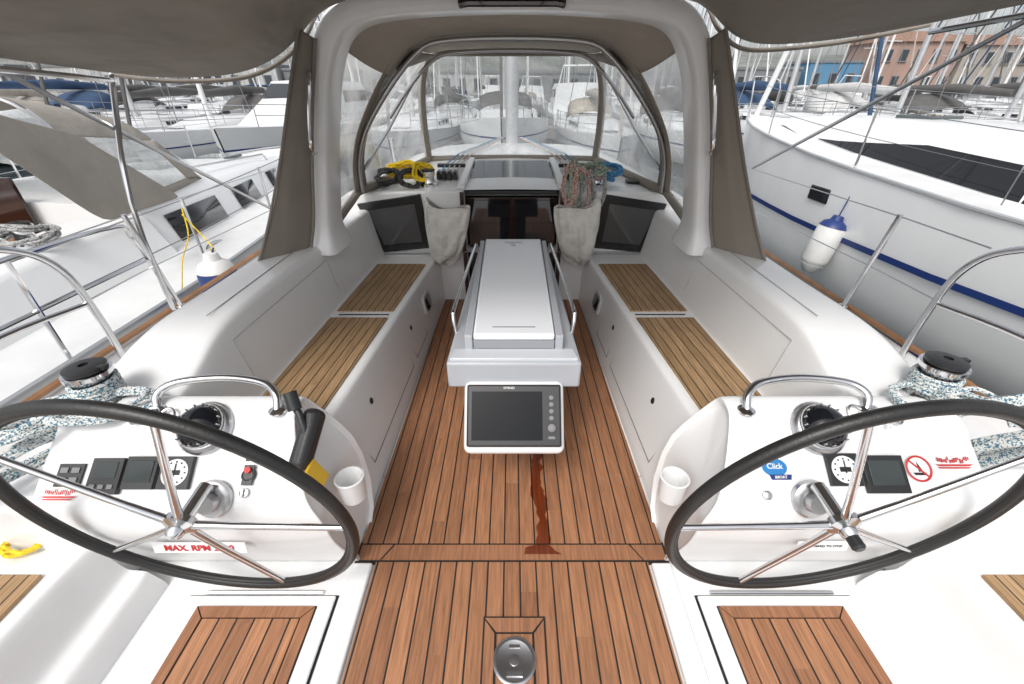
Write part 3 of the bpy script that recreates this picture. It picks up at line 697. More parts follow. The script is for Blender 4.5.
band([Bh[0],Bh[0].lerp(Bh[-1],.25)+Vector((0,.07,.0)),Bh[0].lerp(Bh[-1],.5)+Vector((0,.10,.0)),Bh[0].lerp(Bh[-1],.75)+Vector((0,.07,.0)),Bh[-1]],.028,CANVT,'window_binding')
band([Bh[e],Bh[nn-1-e]],.030,CANVT,'window_binding')
for s in (0,nn-1):
    band([A[s],Bh[s]],.032,CANVT,'window_binding');band([C[s],A[s]],.028,CANVT,'window_binding')
for sgn in (1,-1):
    i1=0 if sgn==1 else nn-1
    g=[]
    for k in range(9):
        t=k/8;g.append([A[i1+sgn*e].lerp(Bh[i1+sgn*e],t)-Vector((0,0,.02)),A[i1+sgn*(e-3)].lerp(Bh[i1+sgn*(e-2)],t)-Vector((0,0,.008))])
    b=MB();b.grid(g);b.obj('window_binding',CANVT,sh,solid=.006)
    g=[]
    for k in range(0,e+1):
        i=i1+sgn*k;p=A[i];q=Bh[i];c_=C[i]
        g.append([p.lerp(c_,.20)-Vector((sgn*-.008,0,0)),p.lerp(q,.08)-Vector((sgn*-.008,0,0))])
    b=MB();b.grid(g);b.obj('window_binding',CANVT,sh,solid=.006)
def sc(P,k): 
    return [Vector((p.x*k,p.y-.03,.9+(p.z-.9)*k)) for p in P]
b=MB();b.tube(sc(A,.968),.0165,n=10);b.obj('sprayhood_hoop',STEELB,sh)
b=MB();b.tube([p+Vector((0,.38,0))+Vector((0,0,-.02)) for p in sc(A,.95)][10:-10],.0125,n=10);b.obj('sprayhood_hoop',STEELB,sh)
for s in(-1,1):
    b=MB();b.tube([(s*1.06,3.22,1.10),(s*.95,3.6,1.32),(s*.76,3.9,1.66)],.011,n=8);b.obj('sprayhood_brace',STEELB,sh)

# --- bimini
bm=empty('bimini',boat)
st=[ (2.47,[(-1.97,1.66),(-1.75,1.635),(-1.5,1.635),(-1.3,1.655),(-1.12,1.72),(-.98,1.82),(-.86,1.93),(-.5,1.985),(0,1.99),(.5,1.99),(.86,1.95),(.97,1.85),(1.10,1.77),(1.3,1.765),(1.64,1.80),(1.97,1.86)]),
     (1.9,[(-2.0,1.70),(-1.75,1.76),(-1.5,1.80),(-1.3,1.84),(-1.12,1.88),(-.98,1.91),(-.86,1.95),(-.5,2.0),(0,2.02),(.5,2.01),(.86,1.99),(.97,1.97),(1.10,1.95),(1.3,1.93),(1.64,1.91),(2.0,1.88)]),
     (1.3,[(-2.0,1.74),(-1.75,1.83),(-1.5,1.89),(-1.3,1.93),(-1.12,1.96),(-.98,1.99),(-.86,2.01),(-.5,2.05),(0,2.06),(.5,2.05),(.86,2.03),(.97,2.02),(1.10,2.01),(1.3,1.99),(1.64,1.95),(2.0,1.90)]),
     (.8,[(-2.0,1.76),(-1.75,1.85),(-1.5,1.90),(-1.3,1.94),(-1.12,1.97),(-.98,2.0),(-.86,2.02),(-.5,2.06),(0,2.07),(.5,2.06),(.86,2.04),(.97,2.03),(1.10,2.02),(1.3,2.0),(1.64,1.96),(2.0,1.92)])]
rows=[[(x,Y,z) for x,z in pr] for Y,pr in st]
b=MB();b.grid(rows);b.obj('bimini_canvas',CANV,bm,sub=3,solid=.004)
b=MB();b.tube([Vector((p[0],2.47,p[1]-.006)) for p in st[0][1]],.010,n=8,smooth=4);b.obj('canvas_hem',CANV,bm)
for s in(-1,1):
    b=MB();b.tube([(s*1.95,.8,1.72 if s<0 else 1.88),(s*1.95,1.2,1.70 if s<0 else 1.86),(s*1.93,2.4,1.63 if s<0 else 1.82)],.012,n=8);b.obj('bimini_tube',STEEL,bm)
b=MB();b.tube([(-1.97,1.85,1.70),(-1.95,3.75,.60)],.011,n=8);b.obj('bimini_strut',STEELB,bm)
b=MB();b.tube([(1.97,1.95,1.85),(1.95,3.65,1.04)],.011,n=8);b.obj('bimini_strut',STEELB,bm)
b=MB();b.tube([(-1.93,2.40,1.66),(-1.96,2.22,1.1),(-1.96,2.18,.50)],.0125,n=8,smooth=3);b.obj('bimini_leg',STEEL,bm)
for s in(-1,1):
    outer=[Vector((s*.985,2.42,1.84)),Vector((s*1.08,2.38,1.58)),Vector((s*1.19,2.33,1.27)),Vector((s*1.32,2.27,.95)),Vector((s*1.43,2.22,.72))]
    inner=[Vector((s*.93,2.46,1.80)),Vector((s*1.03,2.46,1.45)),Vector((s*1.09,2.46,1.2)),Vector((s*1.14,2.45,.95)),Vector((s*1.19,2.44,.79))]
    O=cat(outer,4);I=cat(inner,4);rows=[]
    for i in range(len(O)):
        rows.append([O[i].lerp(I[i],k/8)+Vector((0,-.02*math.sin(math.pi*k/8)+.012*noise.noise((i*.25,k*.6,s)),0)) for k in range(9)])
    b=MB();b.grid(rows);b.obj('side_curtain',CANVT,boat,solid=.008,sub=1)
    b=MB();b.tube([p+Vector((0,-.012,0)) for p in O],.007,n=7);b.obj('curtain_hem',CANV,boat)
    b=MB();b.tube([p+Vector((0,-.02,0)) for p in I],.009,n=7);b.obj('curtain_strap',CANV,boat)
    b=MB();b.tube([(s*1.00,2.45,1.66),(s*.975,2.38,1.64),(s*1.01,2.36,1.45),(s*1.035,2.37,1.32),(s*1.05,2.45,1.30)],.010,n=8,smooth=4);b.obj('arch_grab_rail',STEEL,boat)

# --- rails, stanchions, lifelines
for s in(-1,1):
    b=MB()
    b.tube([(s*1.90,1.72,.44),(s*1.92,1.73,.70),(s*1.94,1.71,.92),(s*1.96,1.60,1.05),(s*1.98,1.35,1.12),(s*1.99,.8,1.14),(s*1.99,-.2,1.14)],.0145,n=10,smooth=6)
    b.tube([(s*1.93,1.72,.76),(s*1.97,1.3,.78),(s*1.98,.2,.78)],.012,n=8,smooth=4)
    b.obj('pushpit_rail',STEEL,boat)
    for Y in (2.15,4.2,6.0):
        hb=2.0*interp([(2,1),(4,.97),(6,.8),(8,.5)],Y)-.03
        b=MB();b.tube([(s*hb,Y+.1,.44),(s*hb,Y,1.05)],.0125,n=8);b.lathe([(.03,0),(.03,.05),(.016,.06)],(s*hb,Y+.1,.44),n=14);b.obj('stanchion',STEEL,boat)
    for z in(.76,1.04):
        b=MB();b.tube([(s*1.95,1.66,z),(s*1.97,2.13,z),(s*1.91,4.2,z),(s*1.57,6.0,z),(s*.6,9,z+.05)],.0035,n=5);b.obj('lifeline',STEELB,boat)
    b=MB();b.tube([(s*1.70,5.8,.45),(s*1.2,6.22,16)],.005,n=5);b.obj('shroud',STEELB,boat)

# ================================================================== generic hull
def hull_rows(Ln,B,fb,fbow,dr,plumb=.15,n=18):
    rows=[]
    for i in range(n+1):
        s=i/n; y=s*Ln
        hb=B/2*interp([(0,.86),(.2,.95),(.4,1),(.55,.97),(.7,.84),(.82,.64),(.9,.44),(.96,.22),(1,.012)],s)
        zg=lerp(fb,fbow,s**1.6)
        ys=y-(plumb*(s**6))
        d=dr*(1-s**3)
        pts=[(-hb,y,zg),(-hb*.995,y-(y-ys)*.3,zg*.55),(-hb*.93,y-(y-ys)*.7,0),(-hb*.7,ys,-d*.7),(0,ys,-d),(hb*.7,ys,-d*.7),(hb*.93,y-(y-ys)*.7,0),(hb*.995,y-(y-ys)*.3,zg*.55),(hb,y,zg)]
        rows.append(pts)
    return rows
def hull_mesh(Ln,B,fb,fbow,dr):
    rows=hull_rows(Ln,B,fb,fbow,dr);b=MB();b.grid(rows)
    b.add(rows[0],[tuple(range(9))])
    return b,rows
def deck_mesh(rows,camber=.06,z=0.0,s0=0,inset=.015):
    b=MB();g=[]
    for r in rows[s0:]:
        l=Vector(r[0]);q=Vector(r[-1]);w=abs(q.x)
        k=max(0,(w-inset))/max(w,1e-4)
        g.append([(l.x*k,l.y,l.z+z),(l.x*k*.6,l.y,l.z+z+camber*.6*w),(0,l.y,l.z+z+camber*w),(q.x*k*.6,l.y,q.z+z+camber*.6*w),(q.x*k,l.y,q.z+z)])
    b.grid(g);return b
def trunk(b,sec,mi=0):
    rows=[]
    for (y,hw,z0,z1) in sec:
        rows.append([(-hw*1.1,y,z0),(-hw*1.0,y,lerp(z0,z1,.8)),(-hw*.9,y,z1),(-hw*.4,y,z1+.03),(0,y,z1+.04),(hw*.4,y,z1+.03),(hw*.9,y,z1),(hw*1.0,y,lerp(z0,z1,.8)),(hw*1.1,y,z0)])
    b.grid(rows,mi);b.add(rows[0],[tuple(range(9))],mi);b.add(rows[-1],[tuple(range(8,-1,-1))],mi)
    return rows
def band_on_hull(rows,za,zb,side,off=.008,s0=0,s1=None):
    b=MB();g=[]
    for r in rows[s0:s1]:
        idx=(0,1,2) if side<0 else (8,7,6)
        pts=[Vector(r[i]) for i in idx]
        def at(z):
            for a,c in zip(pts,pts[1:]):
                if c.z<=z<=a.z: return c.lerp(a,(z-c.z)/(a.z-c.z))
            return pts[0] if z>pts[0].z else pts[-1]
        p=at(za);q=at(zb);g.append([p+Vector((side*off,0.01,0)),q+Vector((side*off,0.01,0))])
    b.grid(g,flip=(side>0));return b

# ================================================================== RIGHT NEIGHBOUR
hd=math.atan2(6.15-4.75,9.5-3.0)
ln=12.6
bow=Vector((4.78,9.6,WZ));
st_=bow-Vector((-math.sin(hd),math.cos(hd),0))*ln
rb=empty('sailboat',None,st_,(0,0,hd))
tag(rb,'large white yacht with navy stripe and long black cabin windows','sailboat')
b,rows=hull_mesh(ln,4.3,1.22,1.94,.5);b.obj('hull',GELF,rb,sub=1)
deck_mesh(rows,.05,-.03).obj('deck',GELN,rb)
band_on_hull(rows,.84,.905,-1).obj('hull_stripe',NAVY,rb)
band_on_hull(rows,.02,.10,-1).obj('boot_stripe',NAVY,rb)
for q in (0,-1):
    b=MB();b.tube([Vector(r[q])+Vector((0,0,.02)) for r in rows],.020,n=6);b.obj('toe_rail',ALU,rb)
TR=[(1.2,1.42,1.22,1.60),(3,1.50,1.25,1.68),(5,1.52,1.33,1.78),(7,1.40,1.45,1.92),(9,1.08,1.62,2.02),(10.4,.68,1.76,2.0),(11.3,.32,1.86,1.93)]
b=MB();trunk(b,TR);b.obj('cabin_trunk',GELF,rb,ang=60)
def trv(y,k): return interp([(t[0],t[k]) for t in TR],y)
for s in(-1,1):
    g=[]
    for i in range(19):
        y=2.0+i*.44
        hw=trv(y,1);z0=trv(y,2);z1=trv(y,3)
        ta=.16;tb_=.74 if i<15 else .74-(i-14)*.14
        p0=(s*(hw*lerp(1.1,1.0,ta/.8)+.010),y,lerp(z0,z1,ta));p1=(s*(hw*lerp(1.1,1.0,tb_/.8)+.010),y,lerp(z0,z1,tb_))
        g.append([p0,p1])
    b=MB();b.grid(g,flip=(s<0));b.obj('cabin_window',ACR,rb)
for yy,w in ((9.0,.36),):
    i=int(yy/ln*18);p=Vector(rows[i][1]).lerp(Vector(rows[i+1][1]),.5)
    dx=Vector(rows[i+1][1])-Vector(rows[i][1]);an=math.atan2(-dx.x,dx.y)
    b=MB();b.box((0,0,0),(.03,w,.17));b.obj('hull_window',ACR,rb,loc=(p.x-.004,p.y,1.26),rot=(0,0,an),bevel=.02)
for (yy,x) in ((5.0,.45),(5.0,-.45),(7.6,0),(9.2,0)):
    b=MB();b.box((x,yy,trv(yy,3)+.05),(.5,.5,.05));b.obj('deck_hatch',ACRG,rb,bevel=.02)
for s in(-1,1):
    b=MB();b.tube([(s*1.1,3.2,trv(3.2,3)),(s*1.1,3.3,1.80),(s*.92,7.4,2.04),(s*.92,7.5,1.94)],.015,n=7);b.obj('coachroof_handrail',STEEL,rb)
    for x_ in (.25,.4):
        b=MB();b.tube([(s*x_,7.0,2.0),(s*(x_+.25),6.3,1.96),(s*(x_+.3),3.0,1.76)],.009,n=5);b.obj('halyard',[GROPE,BROPE][x_>.3],rb)
b=MB();b.tube([(0,7.2,1.9),(0,7.2,18)],.12,n=12);b.obj('mast',ALU,rb)
b=MB();b.tube([(0,7.0,3.4),(0,2.0,3.3)],[.16,.22],n=12);b.obj('boom_sail_cover',CANV,rb)
for s in(-1,1):
    for i in (3,6,9,12,15):
        r=Vector(rows[i][0 if s<0 else 8]);b=MB();b.tube([(r.x-s*.06,r.y,r.z),(r.x-s*.06,r.y,r.z+.62)],.0125,n=7);b.obj('stanchion',STEEL,rb)
    for h in(.34,.61):
        b=MB();b.tube([(r[0 if s<0 else 8][0]-s*.06,r[0][1],r[0][2]+h) for r in rows[1:17]],.004,n=5);b.obj('lifeline',STEELB,rb)
    b=MB();b.tube([(s*1.9,6.9,1.55),(s*1.2,7.2,17)],.006,n=5);b.obj('shroud',STEELB,rb)
b=MB();b.tube([(-.25,12.3,1.9),(-.28,12.35,2.5),(0,12.75,2.58),(.28,12.35,2.5),(.25,12.3,1.9)],.014,n=8,smooth=4);b.obj('pulpit',STEEL,rb)
b=MB();b.tube([(0,12.4,1.95),(0,7.3,17)],.05,n=8);b.obj('furled_genoa',GELF,rb)
rope('deck_rope',GROPE,[[(5.0,4.2,1.0),(5.1,5.0,1.07),(5.3,5.6,1.13),(5.2,6.4,1.18)],coil((5.5,5.2,1.13),.18,.12,4,.012,(0,0,0),.3,50)],.012,'grey rope trailing over the neighbouring coachroof')
def fender(loc,length,r,cap_m,body,label,tilt=0,low=None,ll=.55):
    f=empty('fender',None,loc,(0,tilt,0));tag(f,label,'fender','boat fenders')
    pr=[(.0,0),(r*.35,.0),(r*.42,.03),(r*.8,.06),(r,.12),(r*1.02,length*.5),(r,length-.12),(r*.8,length-.06)]
    b=MB();b.lathe(pr,n=24);b.obj('fender_body',body,f)
    b=MB();b.lathe([(r*.98,length-.10),(r*.81,length-.05),(r*.45,length-.02),(r*.35,length+.03),(0,length+.03)],n=20);b.obj('fender_cap',cap_m,f)
    b=MB();b.lathe([(r*.3,-.05),(r*.55,-.02),(r*.85,.055),(r*.5,.05)],n=20);b.obj('fender_cap',low or cap_m,f)
    b=MB();b.tube([(0,0,length),(0.02,0.03,length+ll)],.007,n=6);b.obj('fender_line',NAVY,f)
    return f
FEN=mat('fender_white',(.74,.74,.72),.4,var=.12,vs=6)
fender((3.70,4.95,-.32),.62,.15,NAVY,FEN,'white cylindrical fender with blue top hanging on the hull',R(10),FEN,.5)

# ================================================================== LEFT NEIGHBOUR
lb=empty('sailboat',None,(-4.50,-1.2,WZ),(0,0,R(1.0)))
tag(lb,'white yacht with grey sprayhood, steel rails and open wooden cockpit','sailboat')
b,rows=hull_mesh(11.6,4.2,1.00,1.30,.5);b.obj('hull',GELF,lb,sub=1)
band_on_hull(rows,.80,.83,1).obj('hull_stripe',GELG,lb)
deck_mesh(rows,.03,-.02).obj('deck',GELN,lb)
for q in (8,0):
    b=MB();b.tube([Vector(r[q])+Vector((0,0,.02)) for r in rows],.020,n=6);b.obj('toe_rail',ALU,lb)
TL=[(5.0,1.28,1.02,1.50),(6.4,1.24,1.05,1.50),(7.8,1.04,1.10,1.46),(9,.76,1.15,1.36),(9.8,.5,1.2,1.27)]
b=MB();trunk(b,TL);b.obj('cabin_trunk',GELF,lb,ang=60)
def tlv(y,k): return interp([(t[0],t[k]) for t in TL],y)
for s in(-1,1):
    b=MB();b.add([(s*.75,.6,1.03),(s*1.50,.6,.99),(s*1.52,5.0,.99),(s*.8,5.0,1.03),(s*.85,.6,1.26),(s*1.28,.6,1.24),(s*1.30,5.0,1.44),(s*.85,5.0,1.46)],[(0,3,2,1),(4,5,6,7),(0,1,5,4),(1,2,6,5),(2,3,7,6),(3,0,4,7)])
    b.obj('coaming',GELF,lb,bevel=.05)
    for (yy,w) in ((5.2,.85),(6.4,.65),(7.6,.5)):
        b=MB();g=[]
        for k in (0,1):
            y=yy+k*w;hw=tlv(y,1);z0=tlv(y,2);z1=tlv(y,3)
            g.append([(s*(hw*1.072+.012),y,lerp(z0,z1,.2)),(s*(hw*1.01+.012),y,lerp(z0,z1,.72))])
        b.grid(g,flip=(s<0));b.obj('cabin_window',ACR,lb,solid=.01)
b=MB();b.slab([(-.75,.6),(.75,.6),(.75,4.95),(-.75,4.95)],1.03,1.05);b.obj('cockpit_floor',TAN,lb)
b=MB();b.box((0,4.94,1.4),(.7,.03,.7),0);b.obj('companionway_door',WOODD,lb)
for s in (-1,1):
    b=MB();b.box((s*.58,3.1,1.20),(.38,3.2,.3));b.obj('cockpit_bench',TAN,lb,bevel=.02)
b=MB();b.box((0,3.3,1.55),(.45,1.5,.06));b.box((0,3.3,1.30),(.12,.5,.45));b.obj('cockpit_table',TAN,lb,bevel=.02)
winch(lb,(1.08,4.15,1.42),1.3);winch(lb,(1.08,2.8,1.36),1.2)
H0=cat([Vector(p) for p in ((1.22,5.0,1.46),(1.18,4.85,1.90),(.92,4.75,2.30),(.4,4.7,2.42),(0,4.7,2.44),(-.4,4.7,2.42),(-.92,4.75,2.30),(-1.18,4.85,1.90),(-1.22,5.0,1.46))],5)
H1=cat([Vector(p) for p in ((1.10,6.2,1.52),(1.02,6.0,1.80),(.80,5.85,2.10),(.4,5.8,2.2),(0,5.8,2.22),(-.4,5.8,2.2),(-.80,5.85,2.10),(-1.02,6.0,1.80),(-1.10,6.2,1.52))],5)
H2=[Vector((p.x*.9,p.y+.6,1.54)) for p in H1]
lsh=empty('sprayhood',lb)
GC=mat('light_grey_canvas',(.34,.31,.27),.95,var=.2,vs=2.5,bump=.5,bs=5,dist=.05)
nh=len(H0)-1
def wr(rows): return [[p+Vector((0,0,.025*noise.noise((p.x*5,p.y*4,1)))) for p in r] for r in rows]
b=MB();b.grid(wr(between(H0,H1,7,nh-7)));b.obj('sprayhood_canvas',GC,lsh,solid=.006,sub=1)
for (i0,i1,j) in ((0,7,0),(nh-7,nh,nh)):
    g=between(H0,H1,i0,i1);b=MB();b.grid(g[1:-1]);b.obj('sprayhood_side_window',VINS,lsh)
    b=MB();b.grid(g[:2]);b.grid(g[-2:])
    jj=(0,1) if j==0 else (nh-1,nh)
    b.grid(between(H0,H1,*jj));b.obj('sprayhood_side_binding',GC,lsh,solid=.008)
b=MB();b.grid(between(H1,H2,4,nh-4));b.obj('sprayhood_window',VIN,lsh)
b=MB();b.tube(sc(H0,1.0),.013,n=8);b.obj('sprayhood_hoop',STEEL,lsh)
g=[]
for j in range(9):
    t=j/8;r=[]
    for k in range(7):
        u=k/6
        top=Vector((1.35,3.75+.9*t,2.40-.30*t));bot=Vector((1.42,4.45+.9*t,1.50));r.append(top.lerp(bot,u)+Vector((.03*noise.noise((u*3,t*4,2)),0,0)))
    g.append(r)
b=MB();b.grid(g);b.obj('side_cloth',GC,lsh,solid=.008,sub=1)
for s in(-1,1):
    b=MB();b.tube([(s*1.55,2.4,1.10),(s*1.5,2.1,2.6),(s*1.2,2.0,3.0),(0,2.0,3.1)],.014,n=8,smooth=4)
    b.obj('bimini_frame',STEEL,lb)
    b=MB();b.tube([(s*1.55,2.4,1.4),(s*1.5,3.4,2.6),(s*1.2,3.6,2.95),(0,3.6,3.05)],.014,n=8,smooth=4)
    b.obj('bimini_frame',STEEL,lb)
for s in(-1,1):
    for i in (5,7,9,11,13,15):
        r=Vector(rows[i][0 if s<0 else 8]);b=MB();b.tube([(r.x-s*.07,r.y,r.z),(r.x-s*.07,r.y,r.z+.6)],.0125,n=7);b.obj('stanchion',STEEL,lb)
    for h in(.33,.59):
        b=MB();b.tube([(r[0 if s<0 else 8][0]-s*.07,r[0][1],r[0][2]+h) for r in rows[5:17]],.004,n=5);b.obj('lifeline',STEELB,lb)
    b=MB();r=rows[5][8]
    x=s*(abs(r[0])-.07)
    b.tube([(x,4.1,1.02),(x,4.0,1.50),(x,3.8,1.63),(x,2.4,1.65),(x,.2,1.65)],.014,n=8,smooth=5)
    b.tube([(x,4.02,1.35),(x,2.4,1.36),(x,.2,1.36)],.012,n=8);b.tube([(x,2.5,1.0),(x,2.5,1.65)],.012,n=8)
    b.obj('pushpit_rail',STEEL,lb)
    b=MB();b.tube([(s*.85,6.3,1.52),(s*.85,6.4,1.60),(s*.7,8.4,1.50),(s*.7,8.5,1.4)],.013,n=7);b.obj('coachroof_handrail',STEEL,lb)
    b=MB();b.tube([(s*1.62,4.4,1.025),(s*1.72,7.5,1.11)],.014,n=6);b.obj('genoa_track',BLK,lb)
    b=MB();b.tube([(s*1.70,5.0,1.03),(s*1.66,5.12,1.09),(s*1.66,5.28,1.09),(s*1.70,5.4,1.03)],.014,n=7,smooth=3);b.obj('mooring_cleat',STEEL,lb)
for (yy,x) in ((7.0,.0),(8.4,0)):
    b=MB();b.box((x,yy,tlv(yy,3)+.05),(.5,.5,.05));b.obj('deck_hatch',ACRG,lb,bevel=.02)
rope('rope_coil',GROPE,[coil((-3.44,2.95,.68),.17,.13,7,.010,(R(10),0,0),.3,60),coil((-3.46,2.95,.74),.12,.09,5,.010,(R(-15),0,0),.3,61)],.010,'grey flecked mooring rope coiled around the neighbouring winch')
rope('mooring_line',YROPE,[[(-2.58,3.35,.80),(-2.56,3.28,.6),(-2.58,3.15,.45),(-2.56,3.0,.26)],[(-2.56,3.3,.76),(-2.46,3.3,.58),(-2.30,3.15,.52),(-2.19,2.95,.60)]],.005,'thin yellow line looped over the neighbouring guard rail')
fender((-2.20,2.95,.06),.48,.13,FEN,NAVY,'dark blue fender squeezed between two hulls',0,NAVY,.06)
rope('rope_coil',YROPE,[coil((-1.66,.87,.265),.05,.035,4,.006,(R(10),0,.4),.5,70)],.006,'short yellow rope coiled on the helm seat')

# ================================================================== BACKGROUND BOATS
HC=[mat('far_hull_white',(.78,.79,.79),.3,var=.12,vs=.6),mat('far_hull_cream',(.70,.68,.62),.35,var=.08,vs=.6),mat('far_hull_grey',(.42,.45,.48),.35,var=.08,vs=.6),mat('far_hull_navy',(.03,.05,.12),.25)]
CC=[mat('cover_blue',(.04,.08,.16),.9,var=.2),mat('cover_cream',(.45,.41,.35),.9,var=.2),mat('cover_grey',(.12,.115,.11),.9,var=.2),mat('cover_white',(.60,.60,.59),.9,var=.2)]
CN=['navy','cream','dark grey','white'];HN=['white','cream','pale grey','navy']
BOATS=[]
def far_boat(x,y,heading,Ln,hi,ci,rnd,motor=False):
    B=Ln*.33;fb=Ln*.095;fbow=Ln*.125
    e=empty('motorboat' if motor else 'sailboat',None,(x,y,WZ),(R(rnd.uniform(-1.2,1.2)),R(rnd.uniform(-1.5,1.5)),heading))
    lab=('%s motor cruiser with dark windows moored at the pontoon'%HN[hi]) if motor else ('%s yacht with %s sail cover at the pontoon'%(HN[hi],CN[ci]))
    tag(e,lab,'boat','boats moored along the pontoons')
    parts=[]
    def O(b,*a,**k): parts.append(b.obj(*a,**k))
    b=MB();rw=hull_rows(Ln,B,fb,fbow,.4,.5,12);b.grid(rw);b.add(rw[0],[tuple(range(9))]);O(b,'hull',HC[hi],e,ang=70)
    O(deck_mesh(rw,.04,-.02),'deck',HC[0],e)
    for s in(-1,1):
        O(band_on_hull(rw,fb*.76,fb*.80,s,.01),'hull_stripe',NAVY if hi!=3 else WHT,e)
        O(band_on_hull(rw,.0,.11,s,.01),'boot_stripe',[SEAM,NAVY][Ln>11],e)
    if motor:
        b=MB();trunk(b,[(Ln*.18,B*.36,fb,fb+1.5),(Ln*.45,B*.36,fb,fb+1.5),(Ln*.58,B*.30,fb,fb+.9),(Ln*.8,B*.2,fb,fb+.25)]);O(b,'cabin',HC[0],e,ang=40)
        for s in(-1,1):
            b=MB();b.box((s*(B*.375),Ln*.32,fb+1.0),(.06,Ln*.24,.4));O(b,'cabin_window',ACR,e)
        b=MB();b.add([(-B*.30,Ln*.475,fb+1.42),(B*.30,Ln*.475,fb+1.42),(B*.28,Ln*.575,fb+.98),(-B*.28,Ln*.575,fb+.98)],[(0,1,2,3)])
        O(b,'windscreen',ACR,e)
        b=MB();b.tube([(-B*.3,Ln*.25,fb+1.5),(-B*.25,Ln*.22,fb+2.4),(B*.25,Ln*.22,fb+2.4),(B*.3,Ln*.25,fb+1.5)],.05,n=6);O(b,'radar_arch',HC[0],e)
    else:
        b=MB();trunk(b,[(Ln*.32,B*.31,fb,fb+.42),(Ln*.6,B*.28,fb,fb+.42),(Ln*.78,B*.16,fb+.05,fb+.2)]);O(b,'cabin',HC[0],e,ang=60)
        b=MB()
        for s in(-1,1):
            for k in range(3):
                yy=Ln*(.37+.08*k);b.box((s*(B*.325-k*.012*B),yy,fb+.22),(.05,Ln*.055,.14))
        b.box((0,Ln*.79,fb+.24),(.5,.5,.04))
        O(b,'cabin_window',ACR,e)
        mh=Ln*1.25
        b=MB();b.tube([(0,Ln*.58,fb+.3),(0,Ln*.58,mh)],.09,n=8)
        for k in(.45,.72): b.tube([(-B*.27,Ln*.57,mh*k),(B*.27,Ln*.57,mh*k)],.03,n=5)
        O(b,'mast',[ALU,HC[0],SEAML][rnd.choice([0,0,1,2])],e)
        b=MB();b.tube([(0,Ln*.56,fb+1.25),(0,Ln*.35,fb+1.35),(0,Ln*.14,fb+1.3)],[.12,.19,.13],n=10);O(b,'boom_sail_cover',CC[ci],e)
        b=MB()
        for s in(-1,1):
            b.tube([(s*B*.46,Ln*.55,fb),(s*B*.27,Ln*.57,mh*.45),(s*B*.27*.9,Ln*.57,mh*.72),(0,Ln*.58,mh)],.014,n=4)
        b.tube([(0,0.1,fb),(0,Ln*.58,mh)],.014,n=4)
        O(b,'rigging',SEAM,e)
        b=MB();b.tube([(0,Ln*.97,fbow),(0,Ln*.60,mh*.93)],.055,n=6);O(b,'furled_genoa',[HC[0],CC[ci]][rnd.random()<.45],e)
        if rnd.random()<.85:
            h0=[Vector(p) for p in ((B*.33,Ln*.26,fb+.3),(B*.30,Ln*.25,fb+.95),(0,Ln*.245,fb+1.15),(-B*.30,Ln*.25,fb+.95),(-B*.33,Ln*.26,fb+.3))]
            h1=[Vector(p) for p in ((B*.29,Ln*.37,fb+.42),(B*.22,Ln*.36,fb+.55),(0,Ln*.36,fb+.65),(-B*.22,Ln*.36,fb+.55),(-B*.29,Ln*.37,fb+.42))]
            h0=cat(h0,3);h1=cat(h1,3);b=MB();b.grid([h0,[p.lerp(q,.5)+Vector((0,0,.08)) for p,q in zip(h0,h1)],h1]);O(b,'sprayhood',CC[ci],e,solid=.02)
    b=MB()
    for s in(-1,1):
        for h in(.3,.58): b.tube([(r[8 if s>0 else 0][0]*.97,r[0][1],r[0][2]+h) for r in rw[1:12]],.011,n=4)
        for r in rw[1:12:2]:
            q=Vector(r[8 if s>0 else 0]);b.tube([(q.x*.97,q.y,q.z),(q.x*.97,q.y,q.z+.6)],.014,n=4)
    O(b,'guard_rail',STEELB,e)
    BOATS.append((e,parts,Ln))
rnd=random.Random(11)
x=-30
while x<34:
    Ln=rnd.uniform(9.5,12.5)
    far_boat(x,25+rnd.uniform(-.5,.3),R(180),Ln,rnd.choice([0,0,0,0,1,2,0]),rnd.choice([1,2,2,2,1,3,0,3]),rnd,rnd.random()<.12)
    x+=Ln*.33+rnd.uniform(.12,.35)
def copy_row(y,heading,x0,x1):
    x=x0
    while x<x1:
        e,parts,Ln=rnd.choice(BOATS[:18])
        c=e.copy();col.objects.link(c);c.location=(x,y+rnd.uniform(-.4,.4),WZ);c.rotation_euler=(R(rnd.uniform(-1.5,1.5)),R(rnd.uniform(-2,2)),heading)
        for p in parts:
            q=p.copy();col.objects.link(q);q.parent=c
        x+=Ln*.33+rnd.uniform(.2,.6)
copy_row(27.4,0,-32,38)
copy_row(50.5,R(180),-46,60)
copy_row(53.5,0,-50,64)

# ================================================================== SETTING
def structure(o): o['kind']='structure';return o
m,nt,bs=_mat('harbour_water')
bs.inputs['Base Color'].default_value=(.012,.024,.024,1);bs.inputs['Roughness'].default_value=.08;bs.inputs['IOR'].default_value=1.33
tc=N(nt,'ShaderNodeTexCoord');n1=N(nt,'ShaderNodeTexNoise');n1.inputs['Scale'].default_value=1.6;n1.inputs['Detail'].default_value=4;n1.inputs['Distortion'].default_value=.6
L(nt,tc.outputs['Object'],n1.inputs['Vector']);bp=N(nt,'ShaderNodeBump');bp.inputs['Strength'].default_value=.7;bp.inputs['Distance'].default_value=.12
L(nt,n1.outputs[0],bp.inputs['Height']);L(nt,bp.outputs[0],bs.inputs['Normal'])
b=MB();b.add([(-900,-900,WZ),(900,-900,WZ),(900,900,WZ),(-900,900,WZ)],[(0,1,2,3)]);structure(b.obj('water',m))
b=MB();b.box((0,26.2,WZ+.28),(90,1.8,.5));structure(b.obj('pontoon',CONC))
b=MB();b.box((0,52,WZ+.28),(130,1.8,.5));structure(b.obj('pontoon',CONC))
b=MB();b.box((0,130,WZ+.4),(400,110,2.0));structure(b.obj('quay',CONC))
